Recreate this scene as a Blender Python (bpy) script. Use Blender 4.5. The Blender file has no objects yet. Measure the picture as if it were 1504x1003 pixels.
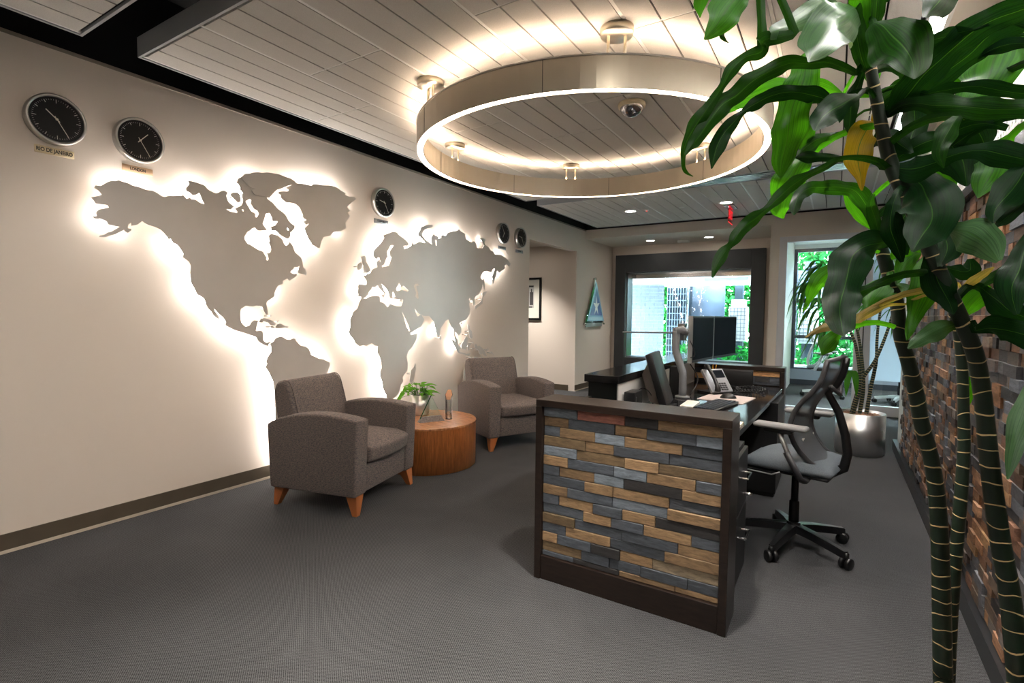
import bpy, bmesh, math, random
from mathutils import Vector, Matrix
random.seed(7)
PI = math.pi
scene = bpy.context.scene
COL = scene.collection

# ------------------------------------------------------------------ camera
CAM = Vector((0, 0, 1.32)); FPX = 761.138
YAW, PIT, ROL = (math.radians(a) for a in (31.9717, 3.0830, 0.5869))
_f = Vector((-math.sin(YAW)*math.cos(PIT), math.cos(YAW)*math.cos(PIT), -math.sin(PIT)))
_r = Vector((math.cos(YAW), math.sin(YAW), 0)); _u = _r.cross(_f)
CR = _r*math.cos(ROL) + _u*math.sin(ROL); CU = -_r*math.sin(ROL) + _u*math.cos(ROL); CF = _f
cd = bpy.data.cameras.new('camera'); cam = bpy.data.objects.new('camera', cd); COL.objects.link(cam)
cd.sensor_width = 36; cd.lens = FPX/1504*36; cd.clip_start = 0.02; cd.clip_end = 200
M = Matrix((CR, CU, -CF)).transposed().to_4x4(); M.translation = CAM
cam.matrix_world = M
scene.camera = cam

def ray(u, v):
    return CR*((u-752)/FPX) - CU*((v-501.5)/FPX) + CF
def on(ax, val, u, v):                    # where the sight line meets a wall, floor or ceiling plane of the room
    d = ray(u, v); return CAM + d*((val-CAM[ax])/d[ax])
def deep(u, v, dep): return CAM + ray(u, v)*dep

# ------------------------------------------------------------------ helpers
def lin(c):
    return tuple(((x/255)/12.92 if x/255 <= .04045 else ((x/255+.055)/1.055)**2.4) for x in c)
class NT:
    def __init__(s, name):
        s.m = bpy.data.materials.new(name); s.m.use_nodes = True; s.t = s.m.node_tree
        s.t.nodes.clear(); s.out = s.n('ShaderNodeOutputMaterial')
    def n(s, typ, **k):
        nd = s.t.nodes.new(typ)
        for a, b in k.items(): setattr(nd, a, b)
        return nd
    def l(s, a, b): s.t.links.new(a, b)
    def inp(s, nd, **k):
        for a, b in k.items():
            i = nd.inputs[a.replace('_', ' ')]
            if hasattr(b, 'is_linked'): s.l(b, i)
            else: i.default_value = b
        return nd
def rgba(c): return (c[0], c[1], c[2], 1)
def mat(name, col, rough=.5, metal=0., var=0., scale=20., bump=0., bscale=None, stretch=None, emit=None, estr=0., spec=.5, col2=None, coat=0., detail=4):
    N = NT(name); p = N.n('ShaderNodeBsdfPrincipled')
    N.inp(p, Roughness=rough, Metallic=metal); p.inputs['Specular IOR Level'].default_value = spec
    if coat: p.inputs['Coat Weight'].default_value = coat; p.inputs['Coat Roughness'].default_value = .08
    c = lin(col); p.inputs['Base Color'].default_value = rgba(c)
    if var or bump:
        tc = N.n('ShaderNodeTexCoord'); mp = N.n('ShaderNodeMapping')
        N.l(tc.outputs['Object'], mp.inputs['Vector'])
        if stretch: mp.inputs['Scale'].default_value = stretch
        nz = N.n('ShaderNodeTexNoise'); N.inp(nz, Scale=scale, Detail=detail); N.l(mp.outputs[0], nz.inputs['Vector'])
        if var:
            mx = N.n('ShaderNodeMix', data_type='RGBA')
            c2 = lin(col2) if col2 else tuple(x*(1-var) for x in c)
            mx.inputs[6].default_value = rgba(c); mx.inputs[7].default_value = rgba(c2)
            rp = N.n('ShaderNodeMapRange'); N.inp(rp, From_Min=.35, From_Max=.65); N.l(nz.outputs['Fac'], rp.inputs['Value'])
            N.l(rp.outputs[0], mx.inputs[0]); N.l(mx.outputs[2], p.inputs['Base Color'])
        if bump:
            n2 = nz
            if bscale: n2 = N.n('ShaderNodeTexNoise'); N.inp(n2, Scale=bscale, Detail=3.); N.l(mp.outputs[0], n2.inputs['Vector'])
            b = N.n('ShaderNodeBump'); N.inp(b, Strength=bump, Distance=.004); N.l(n2.outputs['Fac'], b.inputs['Height']); N.l(b.outputs[0], p.inputs['Normal'])
    if emit: p.inputs['Emission Color'].default_value = rgba(lin(emit)); p.inputs['Emission Strength'].default_value = estr
    N.l(p.outputs[0], N.out.inputs[0]); return N.m
def glow(name, col, s):
    N = NT(name); e = N.n('ShaderNodeEmission'); e.inputs[0].default_value = rgba(col); e.inputs[1].default_value = s
    N.l(e.outputs[0], N.out.inputs[0]); return N.m
def clearglass(name, tint=(1, 1, 1), ior=1.45, frost=0.):
    N = NT(name); t = N.n('ShaderNodeBsdfTransparent'); t.inputs[0].default_value = rgba(tint)
    g = N.n('ShaderNodeBsdfGlossy'); g.inputs['Roughness'].default_value = .02
    fr = N.n('ShaderNodeFresnel'); fr.inputs[0].default_value = ior
    mx = N.n('ShaderNodeMixShader'); N.l(fr.outputs[0], mx.inputs[0]); N.l(t.outputs[0], mx.inputs[1]); N.l(g.outputs[0], mx.inputs[2])
    o = mx.outputs[0]
    if frost:
        tr = N.n('ShaderNodeBsdfTranslucent'); tr.inputs[0].default_value = (.46, .52, .56, 1)
        df = N.n('ShaderNodeBsdfDiffuse'); df.inputs[0].default_value = (.62, .68, .72, 1)
        m1 = N.n('ShaderNodeMixShader'); m1.inputs[0].default_value = .3; N.l(tr.outputs[0], m1.inputs[1]); N.l(df.outputs[0], m1.inputs[2])
        m2 = N.n('ShaderNodeMixShader'); m2.inputs[0].default_value = frost; N.l(o, m2.inputs[1]); N.l(m1.outputs[0], m2.inputs[2]); o = m2.outputs[0]
    N.l(o, N.out.inputs[0]); return N.m

def link(name, me, m=None, parent=None):
    o = bpy.data.objects.new(name, me); COL.objects.link(o)
    if m is not None and me is not None: me.materials.append(m)
    if parent is not None: o.parent = parent
    return o
def tag(o, label, cat, group=None, kind=None):
    if label: o['label'] = label
    if cat: o['category'] = cat
    if group: o['group'] = group
    if kind: o['kind'] = kind
    return o
def thing(name, label, cat, loc=(0, 0, 0), rz=0., group=None):
    o = bpy.data.objects.new(name, None); COL.objects.link(o); o.location = loc; o.rotation_euler = (0, 0, rz)
    o.empty_display_size = .1
    return tag(o, label, cat, group)
def dup(root, loc, rz=0., label=None):
    r = root.copy(); COL.objects.link(r); r.location = loc; r.rotation_euler = (0, 0, rz)
    if label: r['label'] = label
    for ch in list(root.children):
        c = ch.copy(); COL.objects.link(c); c.parent = r
        for g in list(ch.children):
            d = g.copy(); COL.objects.link(d); d.parent = c
    return r
class MB:
    def __init__(s): s.v = []; s.f = []; s.uv = []; s.sm = []; s.c = []; s.cur = None
    def add(s, vs, fs, smooth=False, uvs=None):
        k = len(s.v); s.v += [tuple(p) for p in vs]
        s.c += [s.cur]*len(vs)
        for f in fs: s.f.append([i+k for i in f]); s.sm.append(smooth)
        s.uv += (uvs if uvs else [(0, 0)]*len(vs))
    def box(s, a, b, mtx=None):
        x0, y0, z0 = a; x1, y1, z1 = b
        vs = [Vector(p) for p in ((x0,y0,z0),(x1,y0,z0),(x1,y1,z0),(x0,y1,z0),(x0,y0,z1),(x1,y0,z1),(x1,y1,z1),(x0,y1,z1))]
        if mtx: vs = [mtx @ p for p in vs]
        s.add(vs, [(0,3,2,1),(4,5,6,7),(0,1,5,4),(1,2,6,5),(2,3,7,6),(3,0,4,7)]); return s
    def obb(s, c, ax, ay, az):                                    # centre and three half axes
        c, ax, ay, az = map(Vector, (c, ax, ay, az))
        vs = [c+ax*i+ay*j+az*k for i, j, k in ((-1,-1,-1),(1,-1,-1),(1,1,-1),(-1,1,-1),(-1,-1,1),(1,-1,1),(1,1,1),(-1,1,1))]
        s.add(vs, [(0,3,2,1),(4,5,6,7),(0,1,5,4),(1,2,6,5),(2,3,7,6),(3,0,4,7)]); return s
    def tube(s, pts, rad, n=10, flat=1., up=None, caps=True, smooth=True):
        pts = [Vector(p) for p in pts]; m = len(pts)
        rs = rad if isinstance(rad, (list, tuple)) else [rad]*m
        vs = []; uvs = []; L = 0; prev = None
        for i, p in enumerate(pts):
            t = (pts[min(i+1, m-1)]-pts[max(i-1, 0)]).normalized()
            if i: L += (p-pts[i-1]).length
            if prev is None:
                a = Vector(up) if up else (Vector((0, 0, 1)) if abs(t.z) < .9 else Vector((1, 0, 0)))
            else: a = prev
            a = (a - t*a.dot(t)).normalized(); prev = a; b = t.cross(a)
            for k in range(n):
                w = 2*PI*k/n; vs.append(p + a*math.cos(w)*rs[i]*flat + b*math.sin(w)*rs[i]); uvs.append((k/n, L))
        fs = [(i*n+k, i*n+(k+1) % n, (i+1)*n+(k+1) % n, (i+1)*n+k) for i in range(m-1) for k in range(n)]
        if caps: fs += [tuple(reversed(range(n))), tuple((m-1)*n+k for k in range(n))]
        s.add(vs, fs, smooth, uvs); return s
    def lathe(s, prof, c=(0, 0, 0), n=40, ax=None, smooth=True):   # prof: (r, z) list ; ax: matrix
        vs = []; m = len(prof)
        for r, z in prof:
            for k in range(n):
                w = 2*PI*k/n; p = Vector((r*math.cos(w), r*math.sin(w), z))
                if ax: p = ax @ p
                vs.append(p+Vector(c))
        fs = [(i*n+k, i*n+(k+1) % n, (i+1)*n+(k+1) % n, (i+1)*n+k) for i in range(m-1) for k in range(n)]
        s.add(vs, fs, smooth); return s
    def ring(s, prof, c, n=96):                                    # closed section swept round
        m = len(prof); vs = []
        for k in range(n):
            w = 2*PI*k/n
            for r, z in prof: vs.append((c[0]+r*math.cos(w), c[1]+r*math.sin(w), c[2]+z))
        fs = [(k*m+i, ((k+1) % n)*m+i, ((k+1) % n)*m+(i+1) % m, k*m+(i+1) % m) for k in range(n) for i in range(m)]
        s.add(vs, fs, False); return s
    def build(s, name, m=None, parent=None, bevel=0., seg=3, smooth=None, loc=None):
        me = bpy.data.meshes.new(name); me.from_pydata(s.v, [], s.f)
        if any(u != (0, 0) for u in s.uv):
            ul = me.uv_layers.new(name='UVMap')
            for lp in me.loops: ul.data[lp.index].uv = s.uv[lp.vertex_index]
        if any(c is not None for c in s.c):
            at = me.color_attributes.new('tone', 'FLOAT_COLOR', 'POINT')
            for i, c in enumerate(s.c): at.data[i].color = rgba(c or (1, 1, 1))
        for i, p in enumerate(me.polygons): p.use_smooth = s.sm[i] if smooth is None else smooth
        bm = bmesh.new(); bm.from_mesh(me)
        if bevel:
            bmesh.ops.bevel(bm, geom=list(bm.edges), offset=bevel, segments=seg, profile=.5, affect='EDGES', clamp_overlap=True)
            for f in bm.faces: f.smooth = True if smooth is None else smooth
        bmesh.ops.recalc_face_normals(bm, faces=bm.faces); bm.to_mesh(me); bm.free()
        me.update()
        o = link(name, me, m, parent)
        if loc: o.location = loc
        return o
def B(a, b): return MB().box(a, b)
def struct(name, mb, m, **k):
    o = mb.build(name, m, **k); o['kind'] = 'structure'; return o
def smooth_pts(pts, k=6):                                          # Catmull-Rom through points (any dimension)
    P = [tuple(p) for p in pts]; out = []
    for i in range(len(P)-1):
        p0, p1, p2, p3 = P[max(i-1, 0)], P[i], P[i+1], P[min(i+2, len(P)-1)]
        for j in range(k):
            t = j/k
            out.append(tuple(.5*(2*b + (c-a)*t + (2*a-5*b+4*c-d)*t*t + (-a+3*b-3*c+d)*t**3) for a, b, c, d in zip(p0, p1, p2, p3)))
    out.append(P[-1]); return out
def letters(text, size, mtx, m, parent, name='lettering', ext=.0006, fit=None, bold=0.):
    cu = bpy.data.curves.new('text', 'FONT'); cu.body = text; cu.size = size; cu.extrude = ext; cu.offset = bold
    cu.align_x = 'CENTER'; cu.align_y = 'CENTER'
    t = bpy.data.objects.new('text', cu); COL.objects.link(t)
    dg = bpy.context.evaluated_depsgraph_get(); me = bpy.data.meshes.new_from_object(t.evaluated_get(dg))
    bpy.data.objects.remove(t); me.name = name
    sx = 1.
    if fit:
        w = max(v.co.x for v in me.vertices)-min(v.co.x for v in me.vertices); sx = fit/w
    for v in me.vertices: v.co = mtx @ Vector((v.co.x*sx, v.co.y, v.co.z))
    me.materials.clear()
    return link(name, me, m, parent)

# ------------------------------------------------------------------ materials
def wood_mat(name, attr=True, base=(60, 40, 28), rough=.6, stretch=(3, 3, 40), bump=.5, along=1):
    N = NT(name); p = N.n('ShaderNodeBsdfPrincipled'); tc = N.n('ShaderNodeTexCoord'); mp = N.n('ShaderNodeMapping')
    mp.inputs['Scale'].default_value = stretch; N.l(tc.outputs['Object'], mp.inputs['Vector'])
    nz = N.n('ShaderNodeTexNoise'); N.inp(nz, Scale=6., Detail=8., Roughness=.7, Distortion=.4); N.l(mp.outputs[0], nz.inputs['Vector'])
    rp = N.n('ShaderNodeMapRange'); N.inp(rp, From_Min=.3, From_Max=.7, To_Min=.5, To_Max=1.5); N.l(nz.outputs['Fac'], rp.inputs['Value'])
    mx = N.n('ShaderNodeMix', data_type='RGBA', blend_type='MULTIPLY'); mx.inputs[0].default_value = 1.
    if attr:
        a = N.n('ShaderNodeAttribute', attribute_name='tone'); N.l(a.outputs['Color'], mx.inputs[6])
    else: mx.inputs[6].default_value = rgba(lin(base))
    N.l(rp.outputs[0], mx.inputs[7]); N.l(mx.outputs[2], p.inputs['Base Color'])
    N.inp(p, Roughness=rough)
    b = N.n('ShaderNodeBump'); N.inp(b, Strength=bump, Distance=.003); N.l(nz.outputs['Fac'], b.inputs['Height']); N.l(b.outputs[0], p.inputs['Normal'])
    N.l(p.outputs[0], N.out.inputs[0]); return N.m
def carpet_mat():
    N = NT('carpet'); p = N.n('ShaderNodeBsdfPrincipled'); tc = N.n('ShaderNodeTexCoord')
    sep = N.n('ShaderNodeSeparateXYZ'); N.l(tc.outputs['Object'], sep.inputs[0])
    def sn(ax, k, ph=0.):
        a = N.n('ShaderNodeMath', operation='MULTIPLY'); N.l(sep.outputs[ax], a.inputs[0]); a.inputs[1].default_value = k
        b = N.n('ShaderNodeMath', operation='SINE'); N.l(a.outputs[0], b.inputs[0]); return b
    a, b = sn(0, 2*PI/.012), sn(1, 2*PI/.009)
    w = N.n('ShaderNodeMath', operation='MULTIPLY'); N.l(a.outputs[0], w.inputs[0]); N.l(b.outputs[0], w.inputs[1])
    nz = N.n('ShaderNodeTexNoise'); N.inp(nz, Scale=260., Detail=3.); N.l(tc.outputs['Object'], nz.inputs['Vector'])
    n2 = N.n('ShaderNodeTexNoise'); N.inp(n2, Scale=1.4, Detail=4.); N.l(tc.outputs['Object'], n2.inputs['Vector'])
    s = N.n('ShaderNodeMath', operation='MULTIPLY_ADD'); N.l(w.outputs[0], s.inputs[0]); s.inputs[1].default_value = .32; N.l(nz.outputs['Fac'], s.inputs[2])
    s2 = N.n('ShaderNodeMath', operation='MULTIPLY_ADD'); N.l(n2.outputs['Fac'], s2.inputs[0]); s2.inputs[1].default_value = .25; N.l(s.outputs[0], s2.inputs[2])
    cr = N.n('ShaderNodeValToRGB'); cr.color_ramp.elements[0].position = .35; cr.color_ramp.elements[0].color = rgba(lin((17, 18, 19)))
    cr.color_ramp.elements[1].position = .95; cr.color_ramp.elements[1].color = rgba(lin((92, 92, 93)))
    N.l(s2.outputs[0], cr.inputs[0]); N.l(cr.outputs[0], p.inputs['Base Color']); N.inp(p, Roughness=.95); p.inputs['Specular IOR Level'].default_value = .15
    bb = N.n('ShaderNodeBump'); N.inp(bb, Strength=.5, Distance=.003); N.l(s.outputs[0], bb.inputs['Height']); N.l(bb.outputs[0], p.inputs['Normal'])
    N.l(p.outputs[0], N.out.inputs[0]); return N.m
def leaf_mat(name, c1, c2, trans=.35, rough=.28, spec=.14):
    N = NT(name); p = N.n('ShaderNodeBsdfPrincipled'); uv = N.n('ShaderNodeUVMap'); sep = N.n('ShaderNodeSeparateXYZ'); N.l(uv.outputs[0], sep.inputs[0])
    mp = N.n('ShaderNodeMapping'); mp.inputs['Scale'].default_value = (30, 1.5, 1); N.l(uv.outputs[0], mp.inputs['Vector'])
    nz = N.n('ShaderNodeTexNoise'); N.inp(nz, Scale=1., Detail=4.); N.l(mp.outputs[0], nz.inputs['Vector'])
    mx = N.n('ShaderNodeMix', data_type='RGBA'); mx.inputs[6].default_value = rgba(lin(c1)); mx.inputs[7].default_value = rgba(lin(c2))
    rp = N.n('ShaderNodeMapRange'); N.inp(rp, From_Min=.35, From_Max=.65); N.l(nz.outputs['Fac'], rp.inputs['Value']); N.l(rp.outputs[0], mx.inputs[0])
    # pale midrib
    d = N.n('ShaderNodeMath', operation='SUBTRACT'); N.l(sep.outputs[0], d.inputs[0]); d.inputs[1].default_value = .5
    ab = N.n('ShaderNodeMath', operation='ABSOLUTE'); N.l(d.outputs[0], ab.inputs[0])
    lt = N.n('ShaderNodeMath', operation='LESS_THAN'); N.l(ab.outputs[0], lt.inputs[0]); lt.inputs[1].default_value = .012
    m2 = N.n('ShaderNodeMix', data_type='RGBA'); N.l(lt.outputs[0], m2.inputs[0]); N.l(mx.outputs[2], m2.inputs[6]); m2.inputs[7].default_value = rgba(lin((44, 78, 30)))
    N.l(m2.outputs[2], p.inputs['Base Color']); N.inp(p, Roughness=rough+.2); p.inputs['Specular IOR Level'].default_value = spec
    b = N.n('ShaderNodeBump'); N.inp(b, Strength=.25, Distance=.002); N.l(nz.outputs['Fac'], b.inputs['Height']); N.l(b.outputs[0], p.inputs['Normal'])
    t = N.n('ShaderNodeBsdfTranslucent'); br = N.n('ShaderNodeMix', data_type='RGBA', blend_type='MULTIPLY'); br.inputs[0].default_value = 1.
    N.l(m2.outputs[2], br.inputs[6]); br.inputs[7].default_value = (2.6, 2.5, .7, 1); N.l(br.outputs[2], t.inputs[0])
    ms = N.n('ShaderNodeMixShader'); ms.inputs[0].default_value = trans; N.l(p.outputs[0], ms.inputs[1]); N.l(t.outputs[0], ms.inputs[2])
    N.l(ms.outputs[0], N.out.inputs[0]); return N.m
def cane_mat(name, spacing=.028, wob=.035):
    N = NT(name); p = N.n('ShaderNodeBsdfPrincipled'); uv = N.n('ShaderNodeUVMap'); sep = N.n('ShaderNodeSeparateXYZ'); N.l(uv.outputs[0], sep.inputs[0])
    tc = N.n('ShaderNodeTexCoord'); nz = N.n('ShaderNodeTexNoise'); N.inp(nz, Scale=9., Detail=2.); N.l(tc.outputs['Object'], nz.inputs['Vector'])
    a = N.n('ShaderNodeMath', operation='MULTIPLY_ADD'); N.l(nz.outputs['Fac'], a.inputs[0]); a.inputs[1].default_value = wob; N.l(sep.outputs[1], a.inputs[2])
    m = N.n('ShaderNodeMath', operation='MODULO'); N.l(a.outputs[0], m.inputs[0]); m.inputs[1].default_value = spacing
    lt = N.n('ShaderNodeMath', operation='LESS_THAN'); N.l(m.outputs[0], lt.inputs[0]); lt.inputs[1].default_value = .0028
    n2 = N.n('ShaderNodeTexNoise'); N.inp(n2, Scale=30., Detail=3.); N.l(tc.outputs['Object'], n2.inputs['Vector'])
    g = N.n('ShaderNodeMix', data_type='RGBA'); N.l(n2.outputs['Fac'], g.inputs[0]); g.inputs[6].default_value = rgba(lin((9, 22, 15))); g.inputs[7].default_value = rgba(lin((21, 42, 25)))
    mx = N.n('ShaderNodeMix', data_type='RGBA'); N.l(lt.outputs[0], mx.inputs[0]); N.l(g.outputs[2], mx.inputs[6]); mx.inputs[7].default_value = rgba(lin((196, 170, 122)))
    N.l(mx.outputs[2], p.inputs['Base Color']); N.inp(p, Roughness=.45)
    b = N.n('ShaderNodeBump'); N.inp(b, Strength=.6, Distance=.003); N.l(lt.outputs[0], b.inputs['Height']); N.l(b.outputs[0], p.inputs['Normal'])
    N.l(p.outputs[0], N.out.inputs[0]); return N.m
def brushed(name, col, rough=.32, stretch=(2, 2, 60), aniso=0.):
    N = NT(name); p = N.n('ShaderNodeBsdfPrincipled'); tc = N.n('ShaderNodeTexCoord'); mp = N.n('ShaderNodeMapping')
    mp.inputs['Scale'].default_value = stretch; N.l(tc.outputs['Object'], mp.inputs['Vector'])
    nz = N.n('ShaderNodeTexNoise'); N.inp(nz, Scale=4., Detail=5.); N.l(mp.outputs[0], nz.inputs['Vector'])
    rp = N.n('ShaderNodeMapRange'); N.inp(rp, To_Min=rough-.08, To_Max=rough+.1); N.l(nz.outputs['Fac'], rp.inputs['Value'])
    N.l(rp.outputs[0], p.inputs['Roughness']); N.inp(p, Metallic=1.); p.inputs['Base Color'].default_value = rgba(lin(col))
    N.l(p.outputs[0], N.out.inputs[0]); return N.m
def foliage_mat(name, c1, c2):
    N = NT(name); p = N.n('ShaderNodeBsdfPrincipled'); tc = N.n('ShaderNodeTexCoord')
    nz = N.n('ShaderNodeTexNoise'); N.inp(nz, Scale=7., Detail=3.); N.l(tc.outputs['Object'], nz.inputs['Vector'])
    mx = N.n('ShaderNodeMix', data_type='RGBA'); mx.inputs[6].default_value = rgba(lin(c1)); mx.inputs[7].default_value = rgba(lin(c2))
    rp = N.n('ShaderNodeMapRange'); N.inp(rp, From_Min=.4, From_Max=.6); N.l(nz.outputs['Fac'], rp.inputs['Value']); N.l(rp.outputs[0], mx.inputs[0])
    N.l(mx.outputs[2], p.inputs['Base Color']); N.inp(p, Roughness=.6); p.inputs['Specular IOR Level'].default_value = 0.
    t = N.n('ShaderNodeBsdfTranslucent'); N.l(mx.outputs[2], t.inputs[0])
    ms = N.n('ShaderNodeMixShader'); ms.inputs[0].default_value = .4; N.l(p.outputs[0], ms.inputs[1]); N.l(t.outputs[0], ms.inputs[2])
    N.l(ms.outputs[0], N.out.inputs[0]); return N.m

WALL = mat('wall_paint', (226, 214, 202), .85, bump=.06, scale=300)
WALLG = mat('soffit_paint', (216, 208, 196), .85, bump=.06, scale=300)
WHITE = mat('white_paint', (222, 222, 218), .5)
BLACK = mat('black_plenum', (12, 12, 13), .9, bump=.2, scale=12)
TILE = mat('acoustic_tile', (214, 211, 205), .95, var=.18, scale=420., bump=.8, bscale=420.)
GRID = mat('ceiling_grid_metal', (226, 226, 222), .4)
FASCIA = mat('grey_fascia', (150, 154, 158), .5)
CARPET = carpet_mat()
BASEB = mat('vinyl_base', (86, 76, 62), .5, var=.15, scale=8)
DARKFR = mat('charcoal_panel', (52, 55, 57), .55, var=.1, scale=6)
BLOCKS = wood_mat('reclaimed_wood', True, rough=.7, stretch=(12, 3, 12), bump=.8)
BLOCKX = wood_mat('reclaimed_wood_panel', True, rough=.65, stretch=(3, 12, 14), bump=.8)
DARKWOOD = wood_mat('espresso_wood', False, (35, 26, 21), .28, (2.5, 12, 12), .2)
MAPMET = mat('brushed_map_plate', (206, 200, 194), .45, metal=.08, var=.06, scale=3)
STEEL = brushed('brushed_steel', (190, 188, 184))
NICKEL = brushed('brushed_nickel', (206, 196, 178), .34, (30, 30, .5))
CHROME = mat('chrome', (215, 215, 215), .12, metal=1.)
BLACKP = mat('black_plastic', (18, 18, 19), .38)
BLACKM = mat('satin_black', (14, 14, 15), .5)
GREYP = mat('grey_plastic', (112, 114, 116), .5)
DGREYP = mat('graphite_plastic', (58, 58, 60), .42)
SILVER = mat('silver_paint', (168, 168, 166), .35, metal=.6)
WARMLED = glow('warm_led', (1.0, .82, .66), 17.)
WARMUP = glow('warm_led_uplight', (1.0, .75, .55), 17.)
MAPLED = glow('map_led', (1.0, .93, .87), 14.)
COOLTUBE = glow('linear_lamp', (1.0, .96, .92), 55.)
CANLENS = glow('downlight_lens', (1.0, .93, .82), 22.)
GLASS = clearglass('clear_glass', (.97, 1, .98))
FROST = clearglass('frosted_glass', (.9, .97, 1), frost=.93)
GREENGL = clearglass('plaque_glass', (.93, 1, .95), 1.5)
# ================================================================== the room
WX = -3.76; CH = 2.74
struct('floor', B((-6.6, -3.6, -.1), (3.2, 11.7, 0)), CARPET)
struct('wall_left', B((-3.88, -3.6, 0), (WX, 6.47, 2.785)), WALL)
struct('wall_left', B((-3.88, 6.47, 2.385), (WX, 8.06, 2.785)), WALL)             # over the opening
struct('wall_left', B((-3.88, 8.06, 0), (WX, 9.73, 2.785)), WALL)
struct('wall_corridor', B((-6.6, 8.06, 0), (-3.8801, 8.2, 2.6)), WALL)
struct('wall_corridor', B((-6.6, 4.9, 0), (-6.5, 8.06, 2.6)), WALL)
struct('wall_corridor', B((-6.6, 4.8, 0), (-3.8801, 4.9, 2.6)), WALL)
struct('ceiling', B((-6.6, 4.8, 2.5), (-3.8801, 8.2, 2.62)), WALLG)
struct('ceiling', B((-3.9, -3.6, 3.35), (3.2, 8.7, 3.45)), BLACK)                 # plenum deck
struct('wall_plenum', B((-3.9, -3.6, 2.7851), (-3.8, 8.7, 3.35)), BLACK)
struct('wall_plenum', B((3.1, -3.6, 2.7851), (3.2, 8.7, 3.35)), BLACK)
struct('wall_plenum', B((-3.8, 8.5, 2.7851), (3.2, 8.6, 3.35)), BLACK)
struct('wall_rear', B((-3.88, -3.7, 0), (3.2, -3.6, 3.45)), WALL)
struct('trim_1', B((WX, -3.6, 2.765), (WX+.006, 8.43, 2.785)), mat('edge_bead', (150, 140, 126), .6))
# dark vinyl base with the pale strip under it
VB = [(-3.6, 6.47), (8.06, 9.73)]
for a, b in VB:
    struct('baseboard_left', B((WX, a, .018), (WX+.008, b, .105)), BASEB)
    struct('trim_2', B((WX, a, 0), (WX+.010, b, .018)), mat('carpet_edge_strip', (196, 184, 166), .7))
struct('baseboard_corridor', B((-6.5, 8.05, 0), (-3.8801, 8.06, .10)), BASEB)
# recess with the dark framed window
struct('ceiling', B((WX, 8.43, 2.635), (-.85, 9.73, 2.785)), WALLG)
struct('wall_back', B((-3.88, 9.73, 0), (-3.46, 9.87, 2.785)), WALL)
struct('wall_back', B((-1.25, 9.73, 0), (-.73, 9.87, 2.785)), WALL)
struct('wall_back', B((-3.46, 9.73, 0), (-1.25, 9.87, .5)), WALL)
struct('wall_back', B((-3.46, 9.73, 2.13), (-1.25, 9.87, 2.785)), WALL)
struct('wall_recess', B((-.85, 8.43, 0), (-.73, 9.73, 2.785)), WALLG)
struct('wall_front', B((-.73, 8.43, 2.46), (3.2, 8.55, 2.785)), WALLG)
struct('baseboard_back', B((WX, 9.72, 0), (-3.67, 9.73, .1)), BASEB)
struct('wall_right', B((3.1, -3.6, 0), (3.2, 11.7, 2.785)), WALL)
fr = MB()
fr.box((-3.66, 9.62, .08), (-3.46, 9.73, 2.46)); fr.box((-1.25, 9.62, .08), (-1.03, 9.73, 2.46))
fr.box((-3.46, 9.62, 2.13), (-1.25, 9.73, 2.46)); fr.box((-3.46, 9.62, .08), (-1.25, 9.73, .5))
w1 = struct('window_1', fr, DARKFR, bevel=.006, seg=2, smooth=False)
jb = MB(); jb.box((-3.46, 9.73, .5), (-3.445, 10.02, 2.13)); jb.box((-1.265, 9.73, .5), (-1.25, 10.02, 2.13)); jb.box((-3.46, 9.73, 2.115), (-1.25, 10.02, 2.13)); jb.box((-3.46, 9.73, .5), (-1.25, 10.02, .515))
jb.build('window_jamb', mat('jamb_metal', (96, 104, 110), .3, metal=.5), w1)
B((-3.445, 9.96, .515), (-1.265, 9.972, 2.115)).build('glass_pane', GLASS, w1)
tb = MB(); tb.box((-3.445, 9.94, 2.03), (-1.265, 9.99, 2.115)); tb.box((-2.37, 9.95, .515), (-2.362, 9.98, 2.03))  # top bar stands in for a reflection band; the upright is a mullion
tb.build('mullion_and_reflection_band', CHROME, w1)
tag(B((-2.42, 9.34, 2.597), (-2.23, 9.41, 2.635)).build('emergency_light', WHITE, bevel=.005), 'small white box light on the recess ceiling above the dark framed window', 'light')

# brick-patterned timber wall on the right
BW = .575
struct('wall_right', B((BW, -3.6, 0), (.70, 6.36, 2.785)), WALL)
wb = MB(); rng = random.Random(3)
tones = [(150,112,82),(136,100,74),(118,92,72),(96,80,66),(74,73,76),(62,64,70),(132,94,64),(96,70,54),(104,96,90),(56,56,60),(146,112,78),(70,58,52),(92,92,96),(108,76,58),(48,46,48),(80,84,92)]
rh = .0455; z = .105; row = 0
while z < 1.90:
    y = -0.2 - rng.random()*.1
    while y < 5.98:
        L = rng.choice([.06, .08, .10, .12, .14, .17]); L = min(L, 6.0-y)
        d = rng.choice([.014, .018, .022, .026, .032])
        c = lin(tones[rng.randrange(len(tones))]); k = rng.uniform(.75, 1.25); wb.cur = tuple(min(1, x*k) for x in c)
        if L > .02: wb.box((BW-d, y+.0008, z+.0006), (BW, y+L-.0008, z+rh-.0008))
        y += L
    z += rh; row += 1
ob = struct('wall_right_cladding', wb, BLOCKS)
struct('baseboard_right', B((BW-.05, -3.6, 0), (BW, 6.40, .10)), mat('black_base', (30, 31, 33), .3))
struct('trim_3', B((BW-.012, 6.0, .1), (BW, 6.37, 2.785)), WHITE)
ZT = .105+rh*row
struct('trim_4', B((BW-.05, -.2, ZT), (BW, 6.0, ZT+.05)), mat('dark_cap', (26, 28, 32), .25))
gr = MB(); gz = ZT+.05
for k in range(5):                                                  # perforated register above the cap
    gr.box((BW-.03, -.2, gz+k*.034), (BW-.02, 6.0, gz+k*.034+.012))
for k in range(150):
    gr.box((BW-.03, -.2+k*.0415, gz), (BW-.02, -.2+k*.0415+.014, gz+.148))
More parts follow.
